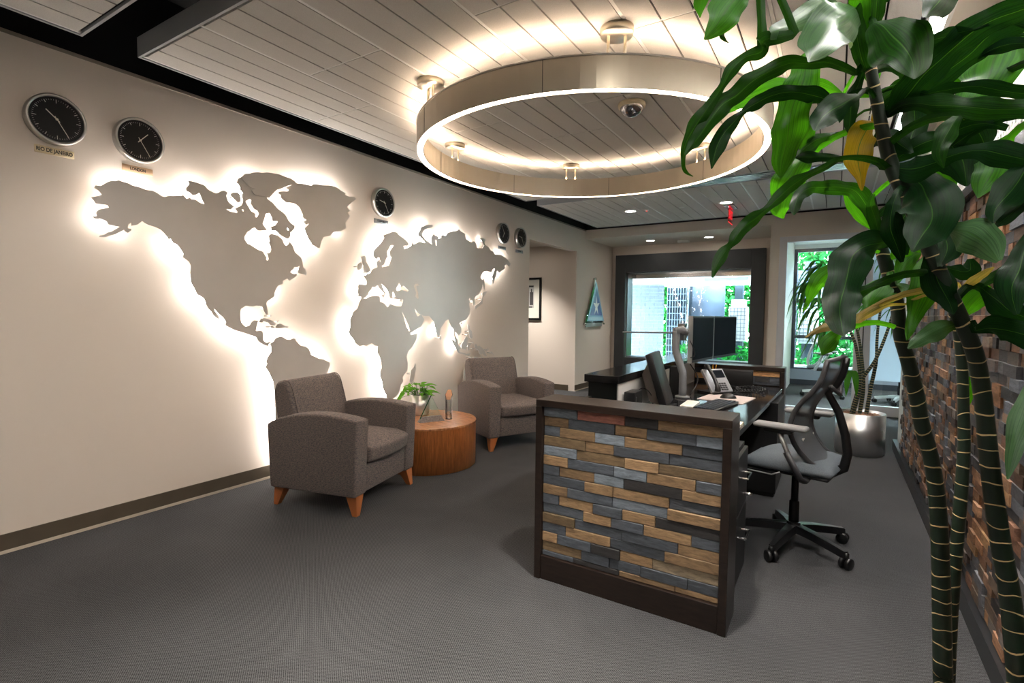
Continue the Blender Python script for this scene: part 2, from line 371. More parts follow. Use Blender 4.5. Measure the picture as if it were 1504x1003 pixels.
tag(gr.build('wall_grille', GRID), 'long white perforated grille running above the reclaimed wood wall', 'grille')
struct('trim_5', B((BW-.005, -.2, gz), (BW, 6.0, gz+.15)), BLACKM)

# ------------------------------------------------------------------ ceiling clouds
def cloud(x0, nmod, y0, y1, zc=CH, rev=False):
    pl = .1525; mod = .61
    bk = B((x0, y0, zc+.012), (x0+nmod*mod+.02, y1, zc+.02))
    t = MB(); g = MB()
    for m in range(nmod):
        xm = x0+.01+m*mod; off = 2.565 if m % 2 == 0 else 2.065
        ys = sorted({y0+.01, y1-.01} | {off+1.22*k for k in range(-6, 8) if y0+.05 < off+1.22*k < y1-.05})
        for a, b in zip(ys[:-1], ys[1:]):
            for q in range(4):
                xa = xm+q*pl + (.011 if q == 0 else .0045); xb = xm+(q+1)*pl - (.011 if q == 3 else .0045)
                t.box((xa, a+.006, zc), (xb, b-.006, zc+.012))
        g.box((xm-.0085, y0, zc+.002), (xm+.0085, y1, zc+.013))
        for yy in ys[1:-1]: g.box((xm, yy-.006, zc+.003), (xm+mod, yy+.006, zc+.013))
    o = struct('ceiling', bk, mat('tile_back', (22, 21, 20), .9))
    t.build('ceiling_tiles', TILE, o); g.build('ceiling_grid', GRID, o)
    xe = x0+nmod*mod+.02
    f = MB()
    f.box((x0-.014, y0-.014, zc-.004), (x0, y1+.014, zc+.105)); f.box((xe, y0-.014, zc-.004), (xe+.014, y1+.014, zc+.105))
    f.box((x0, y0-.014, zc-.004), (xe, y0, zc+.105)); f.box((x0, y1, zc-.004), (xe, y1+.014, zc+.105))
    f.build('ceiling_fascia', FASCIA, o); return o
cloud(-3.37, 6, 1.43, 5.70)
cloud(-3.37, 6, -3.0, 1.15)
cloud(-3.37, 8, 6.02, 8.01)
# drywall strip and slot lamp along the right
struct('ceiling', B((.405, -3.6, 2.74), (.60, 5.98, 2.80)), WALLG)
struct('trim_6', B((.385, -3.6, 2.715), (.405, 5.98, 2.80)), GRID)
sl = thing('linear_ceiling_lamp', 'long bright slot lamp in the ceiling beside the wood wall, seen through the leaves', 'lamp', (.345, 2.3, 2.74))
MB().box((-.035, -3.6, .02), (.035, 3.5, .045)).build('housing', GRID, sl)
MB().box((-.026, -3.58, .012), (.026, 3.48, .0199)).build('diffuser', COOLTUBE, sl)
# metal slot diffuser between the two clouds
sd = MB()
for k in range(4): sd.box((-1.75, 5.76+k*.06, 2.738), (3.0, 5.785+k*.06, 2.76))
sd.box((-1.75, 5.74, 2.76), (3.0, 5.99, 2.77))
tag(sd.build('air_diffuser', mat('slot_aluminium', (196, 200, 206), .25, metal=.8)), 'shiny metal slot air diffuser between the two ceiling clouds', 'vent')

def can(x, y, z, lab, cat='light', power=42, cone=1.7, color=(1, .93, .85), aim=None):
    t = thing('downlight', lab, cat, (x, y, z), 0, 'round recessed downlights')
    MB().lathe([(.075, -.001), (.088, -.001), (.090, -.006), (.075, -.008), (.066, -.003)], n=32).build('trim_ring', WHITE, t)
    MB().lathe([(0, -.004), (.066, -.004)], n=32).build('lens', CANLENS, t)
    ld = bpy.data.lights.new('downlight_beam', 'SPOT'); ld.energy = power; ld.color = color; ld.spot_size = cone; ld.spot_blend = .9; ld.shadow_soft_size = .06
    lo = bpy.data.objects.new('downlight_beam', ld); COL.objects.link(lo); lo.location = (x, y, z-.02)
    if aim: lo.rotation_euler = (Vector(aim)-lo.location).to_track_quat('-Z', 'Y').to_euler()
can(-2.447, 6.954, CH, 'round recessed downlight left of the exit sign in the far ceiling cloud')
can(-1.223, 7.0, CH, 'round recessed downlight directly above the exit sign')
can(-2.83, 9.12, 2.635, 'left of the two recessed downlights over the dark framed window', power=40)
can(-1.86, 9.18, 2.635, 'right of the two recessed downlights over the dark framed window', power=40)
for (u, v, lab) in ((731.5, 76, 'round flush sprinkler cover on the ceiling near the top of the ring lamp'), (937, 236, 'round flush sprinkler cover on the ceiling inside the far side of the ring lamp'), (1002, 304.5, 'round flush sprinkler cover between the two far downlights')):
    p = on(2, CH, u, v)
    tag(MB().lathe([(0, -.006), (.036, -.006), (.04, 0)], n=32).build('sprinkler_cover', WHITE, loc=p), lab, 'sprinkler cover')
p = on(2, CH, 950, 308.5)
sm_ = thing('smoke_sensor', 'tiny ceiling sensor with a red light beside the far left downlight', 'sensor', p)
MB().lathe([(0, -.015), (.02, -.015), (.03, 0)], n=24).build('housing', WHITE, sm_); MB().lathe([(0, -.02), (.006, -.018), (.008, -.0151)], n=12).build('indicator', glow('red_led', (1, .05, .03), 4), sm_)
# clear domed camera
dm = thing('dome_camera', 'clear domed security camera with cream ring on the ceiling inside the ring lamp', 'camera', (-1.22, 3.447, CH))
MB().lathe([(.0, 0), (.088, 0), (.092, -.012), (.088, -.026), (.078, -.030), (.0, -.030)], n=40).build('base_ring', mat('cream_plastic', (206, 192, 160), .5), dm)
MB().lathe([(.078, -.0301), (.074, -.048), (.055, -.07), (.025, -.088), (0, -.092)], n=40).build('dome', mat('mirror_dome', (160, 160, 165), .06, metal=.9), dm)
# exit sign
ex = thing('exit_sign', 'clear hanging exit sign with red letters below the far ceiling cloud', 'sign', (-1.216, 7.30, CH))
B((-.06, -.16, -.012), (.06, .16, 0)).build('mounting_plate', mat('grey_plate', (90, 90, 92), .4), ex)
B((-.004, -.15, -.215), (.004, .15, -.012)).build('clear_panel', GLASS, ex)
RED = mat('exit_red', (200, 12, 30), .4, emit=(200, 12, 30), estr=.6)
RY = Matrix(((0, 0, 1, .0046), (1, 0, 0, 0), (0, 1, 0, -.115), (0, 0, 0, 1)))
letters('EXIT', .15, RY, RED, ex, fit=.25, bold=.004)
for z0 in (-.219, -.020): MB().box((-.005, -.15, z0), (.005, .15, z0+.008)).build('red_edge', RED, ex)

# ------------------------------------------------------------------ ring lamp
rl = thing('ring_chandelier', 'large brushed nickel ring chandelier with glowing edges hanging under the ceiling', 'chandelier', (-1.59, 3.54, 2.44))
Ro, Ri, Hh = 1.215, 1.168, .165
MB().ring([(Ro, .0), (Ro, Hh), (Ro-.004, Hh), (Ro-.004, .0)], (0, 0, 0)).build('outer_band', NICKEL, rl)
MB().ring([(Ri, .0), (Ri, Hh), (Ri+.004, Hh), (Ri+.004, .0)], (0, 0, 0)).build('inner_band', NICKEL, rl)
MB().ring([(Ro-.004, .01), (Ro-.004, .018), (Ri+.004, .018), (Ri+.004, .01)], (0, 0, 0)).build('lower_diffuser', WARMLED, rl)
MB().ring([(Ro-.004, Hh-.018), (Ro-.004, Hh-.01), (Ri+.004, Hh-.01), (Ri+.004, Hh-.018)], (0, 0, 0)).build('upper_diffuser', WARMUP, rl)
MB().ring([(Ro+.006, Hh-.004), (Ro+.006, Hh+.004), (Ro-.006, Hh+.004), (Ro-.006, Hh-.004)], (0, 0, 0)).build('top_lip', STEEL, rl)
SEAM = mat('seam', (60, 54, 46), .6)
for k in range(8):
    w = 2*PI*(k+.3)/8
    for r in (Ro+.0006, Ri-.0006): MB().obb((r*math.cos(w), r*math.sin(w), Hh/2), (.0012*math.cos(w), .0012*math.sin(w), 0), (-.0015*math.sin(w), .0015*math.cos(w), 0), (0, 0, Hh/2)).build('panel_seam', SEAM, rl)
for k in range(6):
    w = math.radians(-119+60*k); cx, cy = 1.1915*math.cos(w), 1.1915*math.sin(w)
    cn = MB().lathe([(0, .30), (.082, .30), (.082, .268), (.078, .262), (0, .262)], (cx, cy, 0), 40).build('canopy', NICKEL, rl)
    for s in (-1, 1):
        dx, dy = -math.sin(w)*.042*s, math.cos(w)*.042*s
        MB().tube([(cx+dx, cy+dy, Hh-.02), (cx+dx, cy+dy, .27)], .0075, 10).build('suspension_rod', NICKEL, cn)
# ================================================================== world map of cut metal plates
NA=[(138,275.5),(140.5,271.8),(148,273),(157,267.5),(164,265),(169.5,266),(174.5,263.8),(179,266.5),(190,269.5),(194,272.5),(204,274.5),(215,279),(223,279.5),(231,283.5),(238,288.5),(242,289.5),(249,286.8),(252,288),(263,287),(265.5,288),(268.5,286),(274.5,292),(278.5,289.5),(281,292.5),(287,293),(294,298),(300,299.8),(297,294),(294.5,288),(292.5,283),(289,286),(282.5,287),(279,283),(273.5,280),(273,277),(278,270),(276.5,265.5),(286,267),(294,270),(300,272),(305,278),(309,280.5),(316,283.5),(321,283),(324,280.8),(329,279.5),(333.5,282),(334,284.5),(332,287),(334.5,295),(339,299.5),(344,303.5),(340.5,305.5),(339.5,308),(332,307),(338,311),(348,312.8),(348.5,310.5),(345,306.8),(350.5,303.5),(354,302),(356,298),(356.8,292.5),(355.5,290.5),(355,285),(357.5,283.5),(352,278.5),(353,275.5),(347.5,267.5),(350,262),(358,258),(395,270),(390,285),(393,291.5),(402,299),(408,306.5),(414.5,311),(420.5,316.5),(422.5,322),(427,328),(432,331),(433,334),(428.5,340),(426,341),(426.5,346),(425,348.5),(422.5,351),(417,348.5),(410,344),(405,339),(399,338.6),(397.5,333),(404,331),(408,325),(400,325),(399,319),(396,313),(390,314),(389,320),(385.5,328.5),(392.5,338),(386,338.5),(380,339),(375.5,336.5),(375,334),(370,335.5),(367,339),(363.5,340),(359,347),(359,351.5),(364,358.5),(367,359),(380,367.5),(386,369),(389,375),(391.5,378),(390,381),(392.5,383),(394.5,380),(393,374),(391,372),(396,371),(398,367),(397,361),(394,356),(396,354.5),(394.5,346.5),(398,343),(408,345.5),(415,352),(417.5,359),(420.5,361),(423,359),(425,355.5),(429.5,360),(433,370),(442,378),(444.5,385),(444.8,392.5),(448.5,394.5),(450.5,401),(449.5,404.5),(444,402.5),(437.5,400.5),(437.5,396.5),(440.5,390),(436,392.5),(430.5,392.5),(432.5,394.5),(428,397),(426.5,400),(432,402.5),(435,401.5),(436.5,405),(425,412.5),(422,409),(415,412.5),(416,416.5),(408,419.5),(403,430),(402.8,435.5),(393,442),(390.8,446),(393.5,457),(393,461.5),(390.5,462.5),(387,457),(385,450),(380,449.5),(376,448.5),(372,450.5),(367,450),(361,449),(353.5,454),(352.5,462),(354,473),(360,479.5),(366.5,478),(369,473),(372,470.5),(378.5,470.8),(375.5,486),(383,485.5),(386,488),(386.5,499.5),(391.5,503.5),(396.5,501.5),(398.4,503),(395,505),(393.5,508.5),(388.5,507),(380.5,502),(376,495.5),(370,493),(363,490),(357,488.5),(344,484.5),(331.5,478),(331.5,472),(327,466),(321,461),(313.5,452),(318.5,462),(322,466),(321,469),(313.5,463),(310,456.5),(306,453),(302.5,446),(299.5,438.5),(289.5,432),(285,423),(280.5,415.5),(279,400),(280.5,390.5),(278,384.5),(268.5,377.5),(269,372),(264.5,365),(260.5,360),(257,358),(254,357),(250.5,350.5),(248,352),(242,343),(236,337),(228,333),(218,330.5),(208.5,325),(202,330),(193,332),(192.5,326.5),(188.5,330),(187.5,335),(193,336),(192.8,338.5),(187.5,342),(183.5,339.5),(182,337.5),(170,344),(154,348.5),(145.5,347.5),(148,345.5),(153,344.5),(158,341),(163,340.5),(170,336),(175,333),(170,332.5),(164,330.5),(159,330),(156.5,325.5),(146,320.5),(144.5,322),(139,321),(136,318),(142.5,317),(141,312),(145,307.5),(160,304.5),(158,301.5),(140.5,298.5),(138.5,295),(134,290),(149.5,286),(145,280)]
NAH=[[(360.5,295.5),(366.5,292.5),(369,294),(368,299),(372.5,307),(377.5,309),(380,314),(377,319.5),(374.5,318.5),(375.5,314),(368.5,310),(363.5,301)],[(421.3,334),(423,336),(425,338.5),(422,337.5)],[(355,307),(357.5,308),(357.8,311),(356,310)]]
VI=[(338.5,285),(342,282.5),(350,283),(353,286),(353,290),(353.5,296),(349,297.5),(343,291.5),(339,288)]
EL=[(353.5,260),(358.5,255),(363.5,255.8),(370,253.5),(378,253),(383,254.8),(390,253),(400,255),(408,256),(420,261),(426,262),(433,267.5),(433.5,269.5),(424,272.5),(418,274.5),(410,278),(405,279),(400,284),(394,291),(390,289.5),(380,288),(372,286),(368,280),(373,277.5),(366,275.5),(359,268.5),(354.5,263.5)]
GL=[(407.5,283.5),(410,281),(422.5,281),(423.5,279),(419,275),(426,272.5),(434,269),(443,269.5),(451,271.5),(457.5,272.5),(461,270),(474,272),(485,272),(494,275),(500,279.5),(507.5,283.5),(506.5,286.5),(513,289),(520,289),(523,292.5),(515,298.5),(509.5,304),(514,310),(510,312),(514,317.5),(507,327),(508.5,335),(500,340),(490,340.5),(485,346),(474.5,348.5),(471.5,356),(470,364),(466,364),(461.5,360.5),(459,360),(453,351),(447.5,338),(447.5,335),(453.5,328.5),(449,330),(445.5,326),(450,323),(444,319),(445,315.5),(443,312),(440,305),(434,299.5),(427,297.5),(420,297.5),(411,289.5),(412.5,287.5)]
CU_=[(380,473),(383,468),(389,466.8),(396,469.5),(405,474.5),(403.5,478),(396.5,477.5),(393.5,473.5),(386.5,472.5),(384,474)]
JA=[(396.5,480),(399,478.5),(403,480),(402,482),(397.5,481.5)]
HI=[(404,480),(407,476),(412.5,475),(419,479),(422,478.5),(424,480),(422,482),(418,481),(411,482),(404.5,481.8)]
BA=[(405.5,473),(407,471),(410,470),(408,473.8)]
BD=[(396,464),(397.5,462),(399,464),(397,465.5)]
SA=[(399,503),(402,501),(404.5,497),(412,493.8),(416,494.8),(420,498),(426,498.8),(430,496.8),(434.5,497.5),(435,501),(442,507.8),(449,508.5),(454,513),(456.5,519),(456.5,521.5),(462,523),(468.5,526.8),(475,527),(480,530.5),(484,532),(484.5,537),(481,546),(474,556),(470,566),(462,576),(457,594),(448,606),(440,622),(432,640),(428,658),(424,676),(420,690),(413,684),(410,660),(405,630),(404,600),(403,575),(401,560),(395,547),(391,541),(390,538),(392,534),(390.5,531),(393,524),(398,517),(398.5,512),(396.5,505)]
EU=[(531,437.5),(530,435.5),(526,434.7),(525.3,429.4),(526,419.4),(528.3,417),(537.7,418.7),(538.7,413.4),(536,408.7),(533.4,406),(534.7,404.3),(537.4,404),(538,402.3),(542.7,401.3),(548,395),(554.5,392),(553,385),(557,380.6),(558,384),(559,385.5),(557,378),(556,378),(552,380.5),(548.5,376),(548.8,368),(553,363),(559,357),(564,349),(562.5,348),(564,345),(570,343),(576,340),(583,341),(586,345.5),(593,350),(600,357),(600,361),(592.5,361),(594,366),(600,363),(604,360.5),(605.5,354),(607,359),(616,355),(624.5,356.5),(620,350.5),(614,346),(614,343),(619,333.5),(626,330.5),(634,329.7),(636.5,332.5),(633,335),(627,335.5),(621.5,340),(620,346),(624.5,352),(629,355),(634,359),(632.8,350),(636.8,343.5),(640,347),(642.5,346),(643.5,350),(647,349.5),(649,345.5),(654.5,346),(658,341.5),(666,339.5),(671,339),(674,336.5),(677.5,340.5),(683,343),(684,351),(692,356),(695,354),(699,357),(700,364),(708,365),(711,360),(709,356),(704.5,350),(708.5,349),(714,352.5),(711.5,355),(712.5,360),(717.5,363),(720,368),(724,369),(727,373.5),(736,374),(743,379),(750,387.5),(747.5,391.5),(744,387.5),(741,390),(742,394),(734,400),(730,398),(728.5,405),(724,416.5),(722.5,406),(724,402),(727,395),(724,394.5),(721,400),(716,398),(710,399),(705,407),(706.5,409),(709,411),(710.5,408.5),(712,420),(711,426),(709,416),(708,422),(703,433),(700,433.5),(696.5,438),(698,445),(696.5,448),(694.8,448.5),(693.5,440),(690,440),(690,437),(687.5,440),(691,443),(688.5,446),(690.5,455),(689,462),(685,469),(678,472),(674.5,474.5),(677.5,482),(677.5,488),(673.5,493),(669,487.5),(667.5,490),(672,500),(672.7,505.5),(677,512),(674.3,513),(675,517),(682.3,518.3),(684.7,519.9),(691,518.7),(688.7,522.7),(683,521),(674.3,519),(670.3,513.5),(666.7,507),(663,499),(666.3,499),(668.7,502),(667,493.5),(666.5,490),(667,485),(664.5,481),(662.5,480),(660.5,474),(658.5,469),(654.5,471),(647,482),(646,490),(643.5,496),(640.5,488),(637.5,473),(630.5,464),(622,464),(618.5,462),(623,469),(619,479),(603,489),(604,492),(612.5,489.5),(611,500),(609,503),(606,509),(600,515),(597,524),(599,533),(598.5,544),(591,553),(592,560),(588.5,565),(587.5,573),(583,582),(577,585.5),(572,587.5),(568.5,587),(567,580),(563,572),(561,560),(558,552),(558.5,546),(561,540),(560,532),(557.5,524.5),(554,517),(555,508),(551,508),(546,504),(538,508),(533,507),(528,509),(522,504),(518,497),(513,491),(512.5,486),(514.8,478),(514,469),(519,458),(525,453),(527,445)]
EUH=[[(560.5,390),(564,389),(567,380),(569.5,376),(568,370),(574,360),(578,360.5),(574,366.5),(572,370),(572.5,376),(575.3,378),(573,384),(571,390.5),(562,391.8)],
[(533.7,437.7),(537.4,436.4),(541.4,431.4),(541.7,428.7),(545.7,424.7),(546.4,421),(550.4,421.7),(554.7,419),(557.4,423.4),(563.8,430),(563.8,432.7),(559,433),(563.4,437.4),(566,431.4),(562.8,423.4),(560,417.4),(560.7,416.4),(565.4,422),(568.8,425.4),(570.8,431.4),(573,438),(580,438.7),(584.8,440),(586.8,439),(588,442.7),(591.5,439.4),(591.8,442.7),(589,450),(582.8,450),(576.8,447.8),(572.8,445.8),(569.4,450.8),(563.4,444.8),(558,443.4),(558,435.4),(552,434.7),(543.4,435),(537.4,438.7)],
[(582,423.4),(586,415.4),(589,421.4),(592.8,419.7),(599.5,426.7),(597.8,428.4),(590,425.4),(585.8,427),(582.5,426.7)],
[(575.4,436),(576.5,433),(575.4,430.7),(577.4,428),(579,431.4),(580.5,436),(577.8,437.7)],
[(607.5,420),(610,416.7),(614,416.7),(615.8,419.4),(611.8,420),(611.5,422),(614,429.4),(615,438.4),(612.8,438.7),(609.8,435.4),(611,430)],
[(590.5,458),(596,469),(601,481),(601.5,487),(597,480),(594,470)],[(609.5,454),(613.5,460),(617.5,462),(613.5,465),(610,458)],[(639,352),(641,352),(641,361),(639.5,360)]]
SMALL=[('great_britain',[(529.5,377),(536,375),(538.5,380),(537,384),(541.5,390),(544,396),(542,400),(532.5,401.5),(534.5,399),(533,394),(533.5,390),(531,385),(531.5,382)]),
('ireland',[(525,389),(529,385),(532,387),(531.7,394),(526.5,397),(524.5,395)]),
('madagascar',[(610,534),(611,541),(607.5,558),(604,562.5),(601,560),(602.5,550),(603,544),(607,540)]),
('sri_lanka',[(646.5,492.5),(648.3,496.5),(647,499.5),(645,497)]),('hainan_island',[(676.5,474),(678.5,472.8),(679,475),(677.5,477)]),
('japan',[(698,454),(697.5,449.5),(704,445),(707,441),(708.5,434.5),(707.5,431),(710,429),(715.5,427.5),(713,432),(709,437),(708.5,446),(703,450)]),
('philippines',[(687,476),(689.5,479),(689.5,483),(692.7,486.3),(694,495),(692.3,498),(689.5,495),(688.7,488),(687,482.3)]),
('palawan_island',[(685,492),(687.9,489.5),(688.2,491),(685.7,493)]),
('borneo',[(677,507),(684.3,494.3),(687,496),(686.3,506.3),(683.5,513.5),(677.5,512)]),
('sulawesi',[(688,504),(692.7,504.3),(689.5,508),(689.5,514),(686.3,515),(686.7,508)]),
('new_guinea',[(696.7,507),(699,505),(701.5,508.7),(703.9,507.5),(709.4,512),(711.8,516),(715,523),(712.6,522.6),(709.4,519),(706.3,520.7),(703.5,519),(702.3,514.3),(697.5,511)]),
('new_britain',[(712,515.5),(716.6,513.5),(715.4,510.3),(717.8,512.7),(714.2,516.3)]),
('solomon_islands',[(719,514.3),(722.2,516.7),(725.4,522.3),(723,519)]),('moluccas',[(692.5,511.5),(697,511),(697,512.2),(692.8,512.8)]),('halmahera',[(694.2,501),(695.8,503.5),(695.2,505.5)]),
('timor',[(690,525),(692,523.5),(694,524.8),(691,526.2)]),
('australia',[(688,534),(692,530),(696,527),(696,523.5),(702,524.7),(703,527),(706,527),(707.5,522.3),(709,527),(714,540),(718,550),(716,565),(708,575),(698,572),(688,568),(680,560),(681,545)]),
('cuba',CU_),('jamaica',JA),('hispaniola',HI),('bahamas',BA),('florida_keys',BD),('victoria_island',VI)]
PX = -3.685
def m2(p): q = on(0, PX, *p); return (q.y, q.z)
def plate(name, outer, holes, parent, x=PX, th=.004):
    cu = bpy.data.curves.new('plate', 'CURVE'); cu.dimensions = '2D'; cu.fill_mode = 'BOTH'; cu.extrude = th/2
    for poly in [outer]+holes:
        sp = cu.splines.new('POLY'); sp.points.add(len(poly)-1); sp.use_cyclic_u = True
        for i, p in enumerate(poly): a, b = m2(p); sp.points[i].co = (a, b, 0, 1)
    t = bpy.data.objects.new('plate', cu); COL.objects.link(t)
    dg = bpy.context.evaluated_depsgraph_get(); me = bpy.data.meshes.new_from_object(t.evaluated_get(dg)); bpy.data.objects.remove(t)
    me.name = name; me.materials.clear()
    for v in me.vertices: v.co = Vector((x+v.co.z, v.co.x, v.co.y))
    return link(name, me, MAPMET, parent)
wm = thing('world_map', 'large brushed metal world map with white backlight glow on the left wall', 'map', (0, 0, 0))
def resample(P, step):
    out = []; n = len(P); acc = 0
    for i in range(n):
        a, b = Vector(P[i]), Vector(P[(i+1) % n]); L = (b-a).length; d = -acc
        while d+step <= L:
            d += step; out.append(a.lerp(b, d/L))
        acc = L-d
    return out
def inside(q, P):
    c = False; n = len(P)
    for i in range(n):
        (x1, y1), (x2, y2) = P[i], P[(i+1) % n]
        if (y1 > q[1]) != (y2 > q[1]) and q[0] < (x2-x1)*(q[1]-y1)/(y2-y1)+x1: c = not c
    return c
def dseg(q, P):
    m = 9
    for i in range(len(P)):
        a, b = Vector(P[i]), Vector(P[(i+1) % len(P)]); ab = b-a; t = max(0, min(1, (q-a).dot(ab)/max(ab.length_squared, 1e-9)))
        m = min(m, (q-a-ab*t).length)
    return m
def leds(parent, outer, holes, inset=.018, step=.06):
    mb = MB(); loops = [[m2(p) for p in outer]]+[[m2(p) for p in h] for h in holes if len(h) > 8]
    allp = [m2(p) for p in outer]
    for P in loops:
        R_ = resample(P, step); n = len(R_); pts = []
        # smooth outline, then step inwards
        S_ = [(R_[i-1]+R_[i]*2+R_[(i+1) % n])/4 for i in range(n)]
        for i in range(n):
            t = (S_[(i+1) % n]-S_[i-1]); 
            if t.length < 1e-6: pts.append(None); continue
            t.normalize(); nn = Vector((-t.y, t.x)); good = None
            for sg in (1, -1):
                q = S_[i]+nn*sg*inset
                if inside(q, allp) and all(not inside(q, [m2(p) for p in h]) for h in holes) and min(dseg(q, L) for L in loops) > inset*.6: good = q
            pts.append(good)
        for i in range(n):
            a, b = pts[i], pts[(i+1) % n]
            if a is None or b is None or (a-b).length > step*1.7: continue
            x0, x1 = WX+.020, WX+.060
            mb.add([(x0, a.x, a.y), (x0, b.x, b.y), (x1, b.x, b.y), (x1, a.x, a.y)], [(0, 1, 2, 3)])
    me = bpy.data.meshes.new('led_strip'); me.from_pydata(mb.v, [], mb.f); link('led_strip', me, MAPLED, parent)
def spacers(parent, pts):
    s = MB()
    for p in pts:
        y, z = m2(p); s.tube([(WX+.0005, y, z), (PX-.0025, y, z)], .006, 8)
    s.build('standoff', STEEL, parent)
P1 = plate('north_america', NA, NAH, wm); leds(P1, NA, NAH); spacers(P1, [(200, 300), (300, 330), (330, 430), (400, 400)])
P2 = plate('greenland', GL, [], wm); leds(P2, GL, [], step=.06); spacers(P2, [(470, 290), (468, 350)])
P3 = plate('arctic_islands', EL, [], wm, x=PX+.012); spacers(P3, [(380, 262), (410, 266)])
P4 = plate('south_america', SA, [], wm); leds(P4, SA, []); spacers(P4, [(420, 520), (450, 530)])
P5 = plate('eurasia_and_africa', EU, EUH, wm); leds(P5, EU, EUH); spacers(P5, [(540, 470), (620, 400), (700, 380), (580, 550), (650, 440)])
for nm, poly in SMALL:
    o = plate(nm, poly, [], wm, x=PX-.0)
    c = (sum(p[0] for p in poly)/len(poly), sum(p[1] for p in poly)/len(poly)); spacers(o, [c])

# ================================================================== clocks and city signs
INK = mat('sign_ink', (28, 24, 22), .6)
FACE = mat('clock_face', (8, 8, 9), .3, spec=.25)
MARK = mat('clock_marks', (225, 222, 214), .5)
HAND = mat('clock_hands', (232, 226, 212), .35, metal=.3)
def clock(y, z, hh, mm, lab):
    t = thing('wall_clock', lab, 'clock', (WX, y, z), 0, 'world clocks on the left wall')
    ax = Matrix(((0, 0, 1), (1, 0, 0), (0, 1, 0)))                    # local x->y, y->z, z->x
    MB().lathe([(.0, .0), (.133, .0), (.136, .004), (.136, .048), (.130, .052), (.122, .050), (.120, .042)], (0, 0, 0), 64, ax).build('case', STEEL, t)
    fc = MB().lathe([(0, .041), (.121, .041)], (0, 0, 0), 64, ax).build('face', FACE, t)
    mk = MB()
    for k in range(60):
        w = 2*PI*k/60; big = k % 5 == 0
        r0, r1, hw = (.092 if k % 15 else .088, .108, .0014) if big else (.101, .108, .0005)
        s, c = math.sin(w), math.cos(w)
        mk.obb((.0416, s*(r0+r1)/2, c*(r0+r1)/2), (.0004, 0, 0), (0, s*(r1-r0)/2, c*(r1-r0)/2), (0, c*hw, -s*hw))
    mk.build('hour_marks', MARK, fc)
    for nm, a, L, hw, x in (('hour_hand', (hh % 12+mm/60)/12, .064, .0024, .0435), ('minute_hand', mm/60, .100, .0016, .0450)):
        w = 2*PI*a; s, c = math.sin(w), math.cos(w); r0, r1 = -.018, L
        MB().obb((x, s*(r0+r1)/2, c*(r0+r1)/2), (.0005, 0, 0), (0, s*(r1-r0)/2, c*(r1-r0)/2), (0, c*hw, -s*hw)).build(nm, HAND, t)
    MB().lathe([(0, .0475), (.006, .0475), (.006, .042)], (0, 0, 0), 16, ax).build('hub', HAND, t)
clock(1.150, 2.372, 10, 25, 'largest-looking round black wall clock, furthest left, above the RIO DE JANEIRO sign')
clock(1.558, 2.373, 1, 25, 'round black wall clock with lit gold hands above the LONDON sign')
clock(3.618, 2.370, 9, 25, 'round black wall clock between the two map halves, above the CAMP HILL sign')
clock(5.735, 2.365, 6, 55, 'left of the two small round clocks close together near the corridor opening')
clock(6.180, 2.365, 9, 25, 'right of the two small round clocks, right beside the corridor opening')
SIGNB = mat('sign_brass', (214, 196, 160), .35, metal=.25); SIGNC = mat('sign_copper', (206, 172, 140), .35, metal=.25); SIGNS = mat('sign_steel', (128, 132, 136), .35, metal=.5)
def sign(y, z, w, txt, size, m, lab, fit):
    t = thing('name_plate', lab, 'sign', (WX, y, z), 0, 'city name signs under the clocks')
    B((0, -w/2, -.021), (.006, w/2, .021)).build('plate', m, t, bevel=.001, seg=1)
    letters(txt, size, Matrix(((0, 0, 1, .0066), (1, 0, 0, 0), (0, 1, 0, 0), (0, 0, 0, 1))), INK, t, fit=fit, bold=.0007)
sign(1.147, 2.201, .175, 'RIO DE JANEIRO', .029, SIGNB, 'cream name sign reading RIO DE JANEIRO under the leftmost clock', .160)
sign(1.556, 2.197, .168, 'LONDON', .026, SIGNC, 'copper coloured name sign reading LONDON under the second clock', .085)
sign(3.612, 2.191, .180, 'CAMP HILL', .020, SIGNS, 'small grey name sign reading CAMP HILL under the middle clock', .11)
sign(5.748, 2.180, .182, 'ISTANBUL', .020, SIGNS, 'small grey name sign under the left of the two far clocks', .12)
sign(6.184, 2.180, .192, 'DUBAI', .020, SIGNS, 'small grey name sign under the right of the two far clocks', .075)
# ================================================================== reception desk
PXL, PXR, PY, PZ = -1.240, -.337, 2.215, .90
GB = {'G': (112,121,130), 'D': (76,81,88), 'K': (52,50,50), 'B': (146,118,86), 'N': (116,96,70), 'R': (146,94,80), 'L': (164,146,120)}
ROWS = ["78G229R433K567B810","78B190D392B523D713G810","78D152B308G433B661D810","78N267B389D613D810","78G229N437B573N810","78B190D392G527B716D810",
"78D152B308G434K665B810","78D267B390B617D810","78B190D388G611B810","78D152B306D430B565K810","78D264B385D519B705D810","78N226D430D655B810",
"78D185B382D604B810","78B148D300K424B557L810","78N258D380D510D695D810","78D222K422B648B810"]
def plank_panel(x0, x1, yf, ztop, zbot, rows, seed=1):
    mb = MB(); r = random.Random(seed); h = (.866-.12)/15.5
    import re
    for i, s in enumerate(rows):
        t = re.findall(r'(\d+)([A-Z])', s); xs = [int(a) for a, _ in t]+[810]; ks = [b for _, b in t]
        z1 = ztop-i*h; z0 = max(zbot, z1-h)
        if z1-z0 < .006: break
        for a, b, k in zip(xs[:-1], xs[1:], ks):
            # photo spacing runs a little wider towards the right end; undo that
            f = lambda q: x0+(x1-x0)*(((q-78)/732)**1.0*1.045/(1+.045*(q-78)/732))
            c = lin(GB[k]); m = r.uniform(.68, 1.15); mb.cur = tuple(x*m for x in c)
            d = r.uniform(.004, .014)
            mb.box((f(a)+.001, yf-d, z0+.001), (f(b)-.001, yf+.01, z1-.001))
    return mb
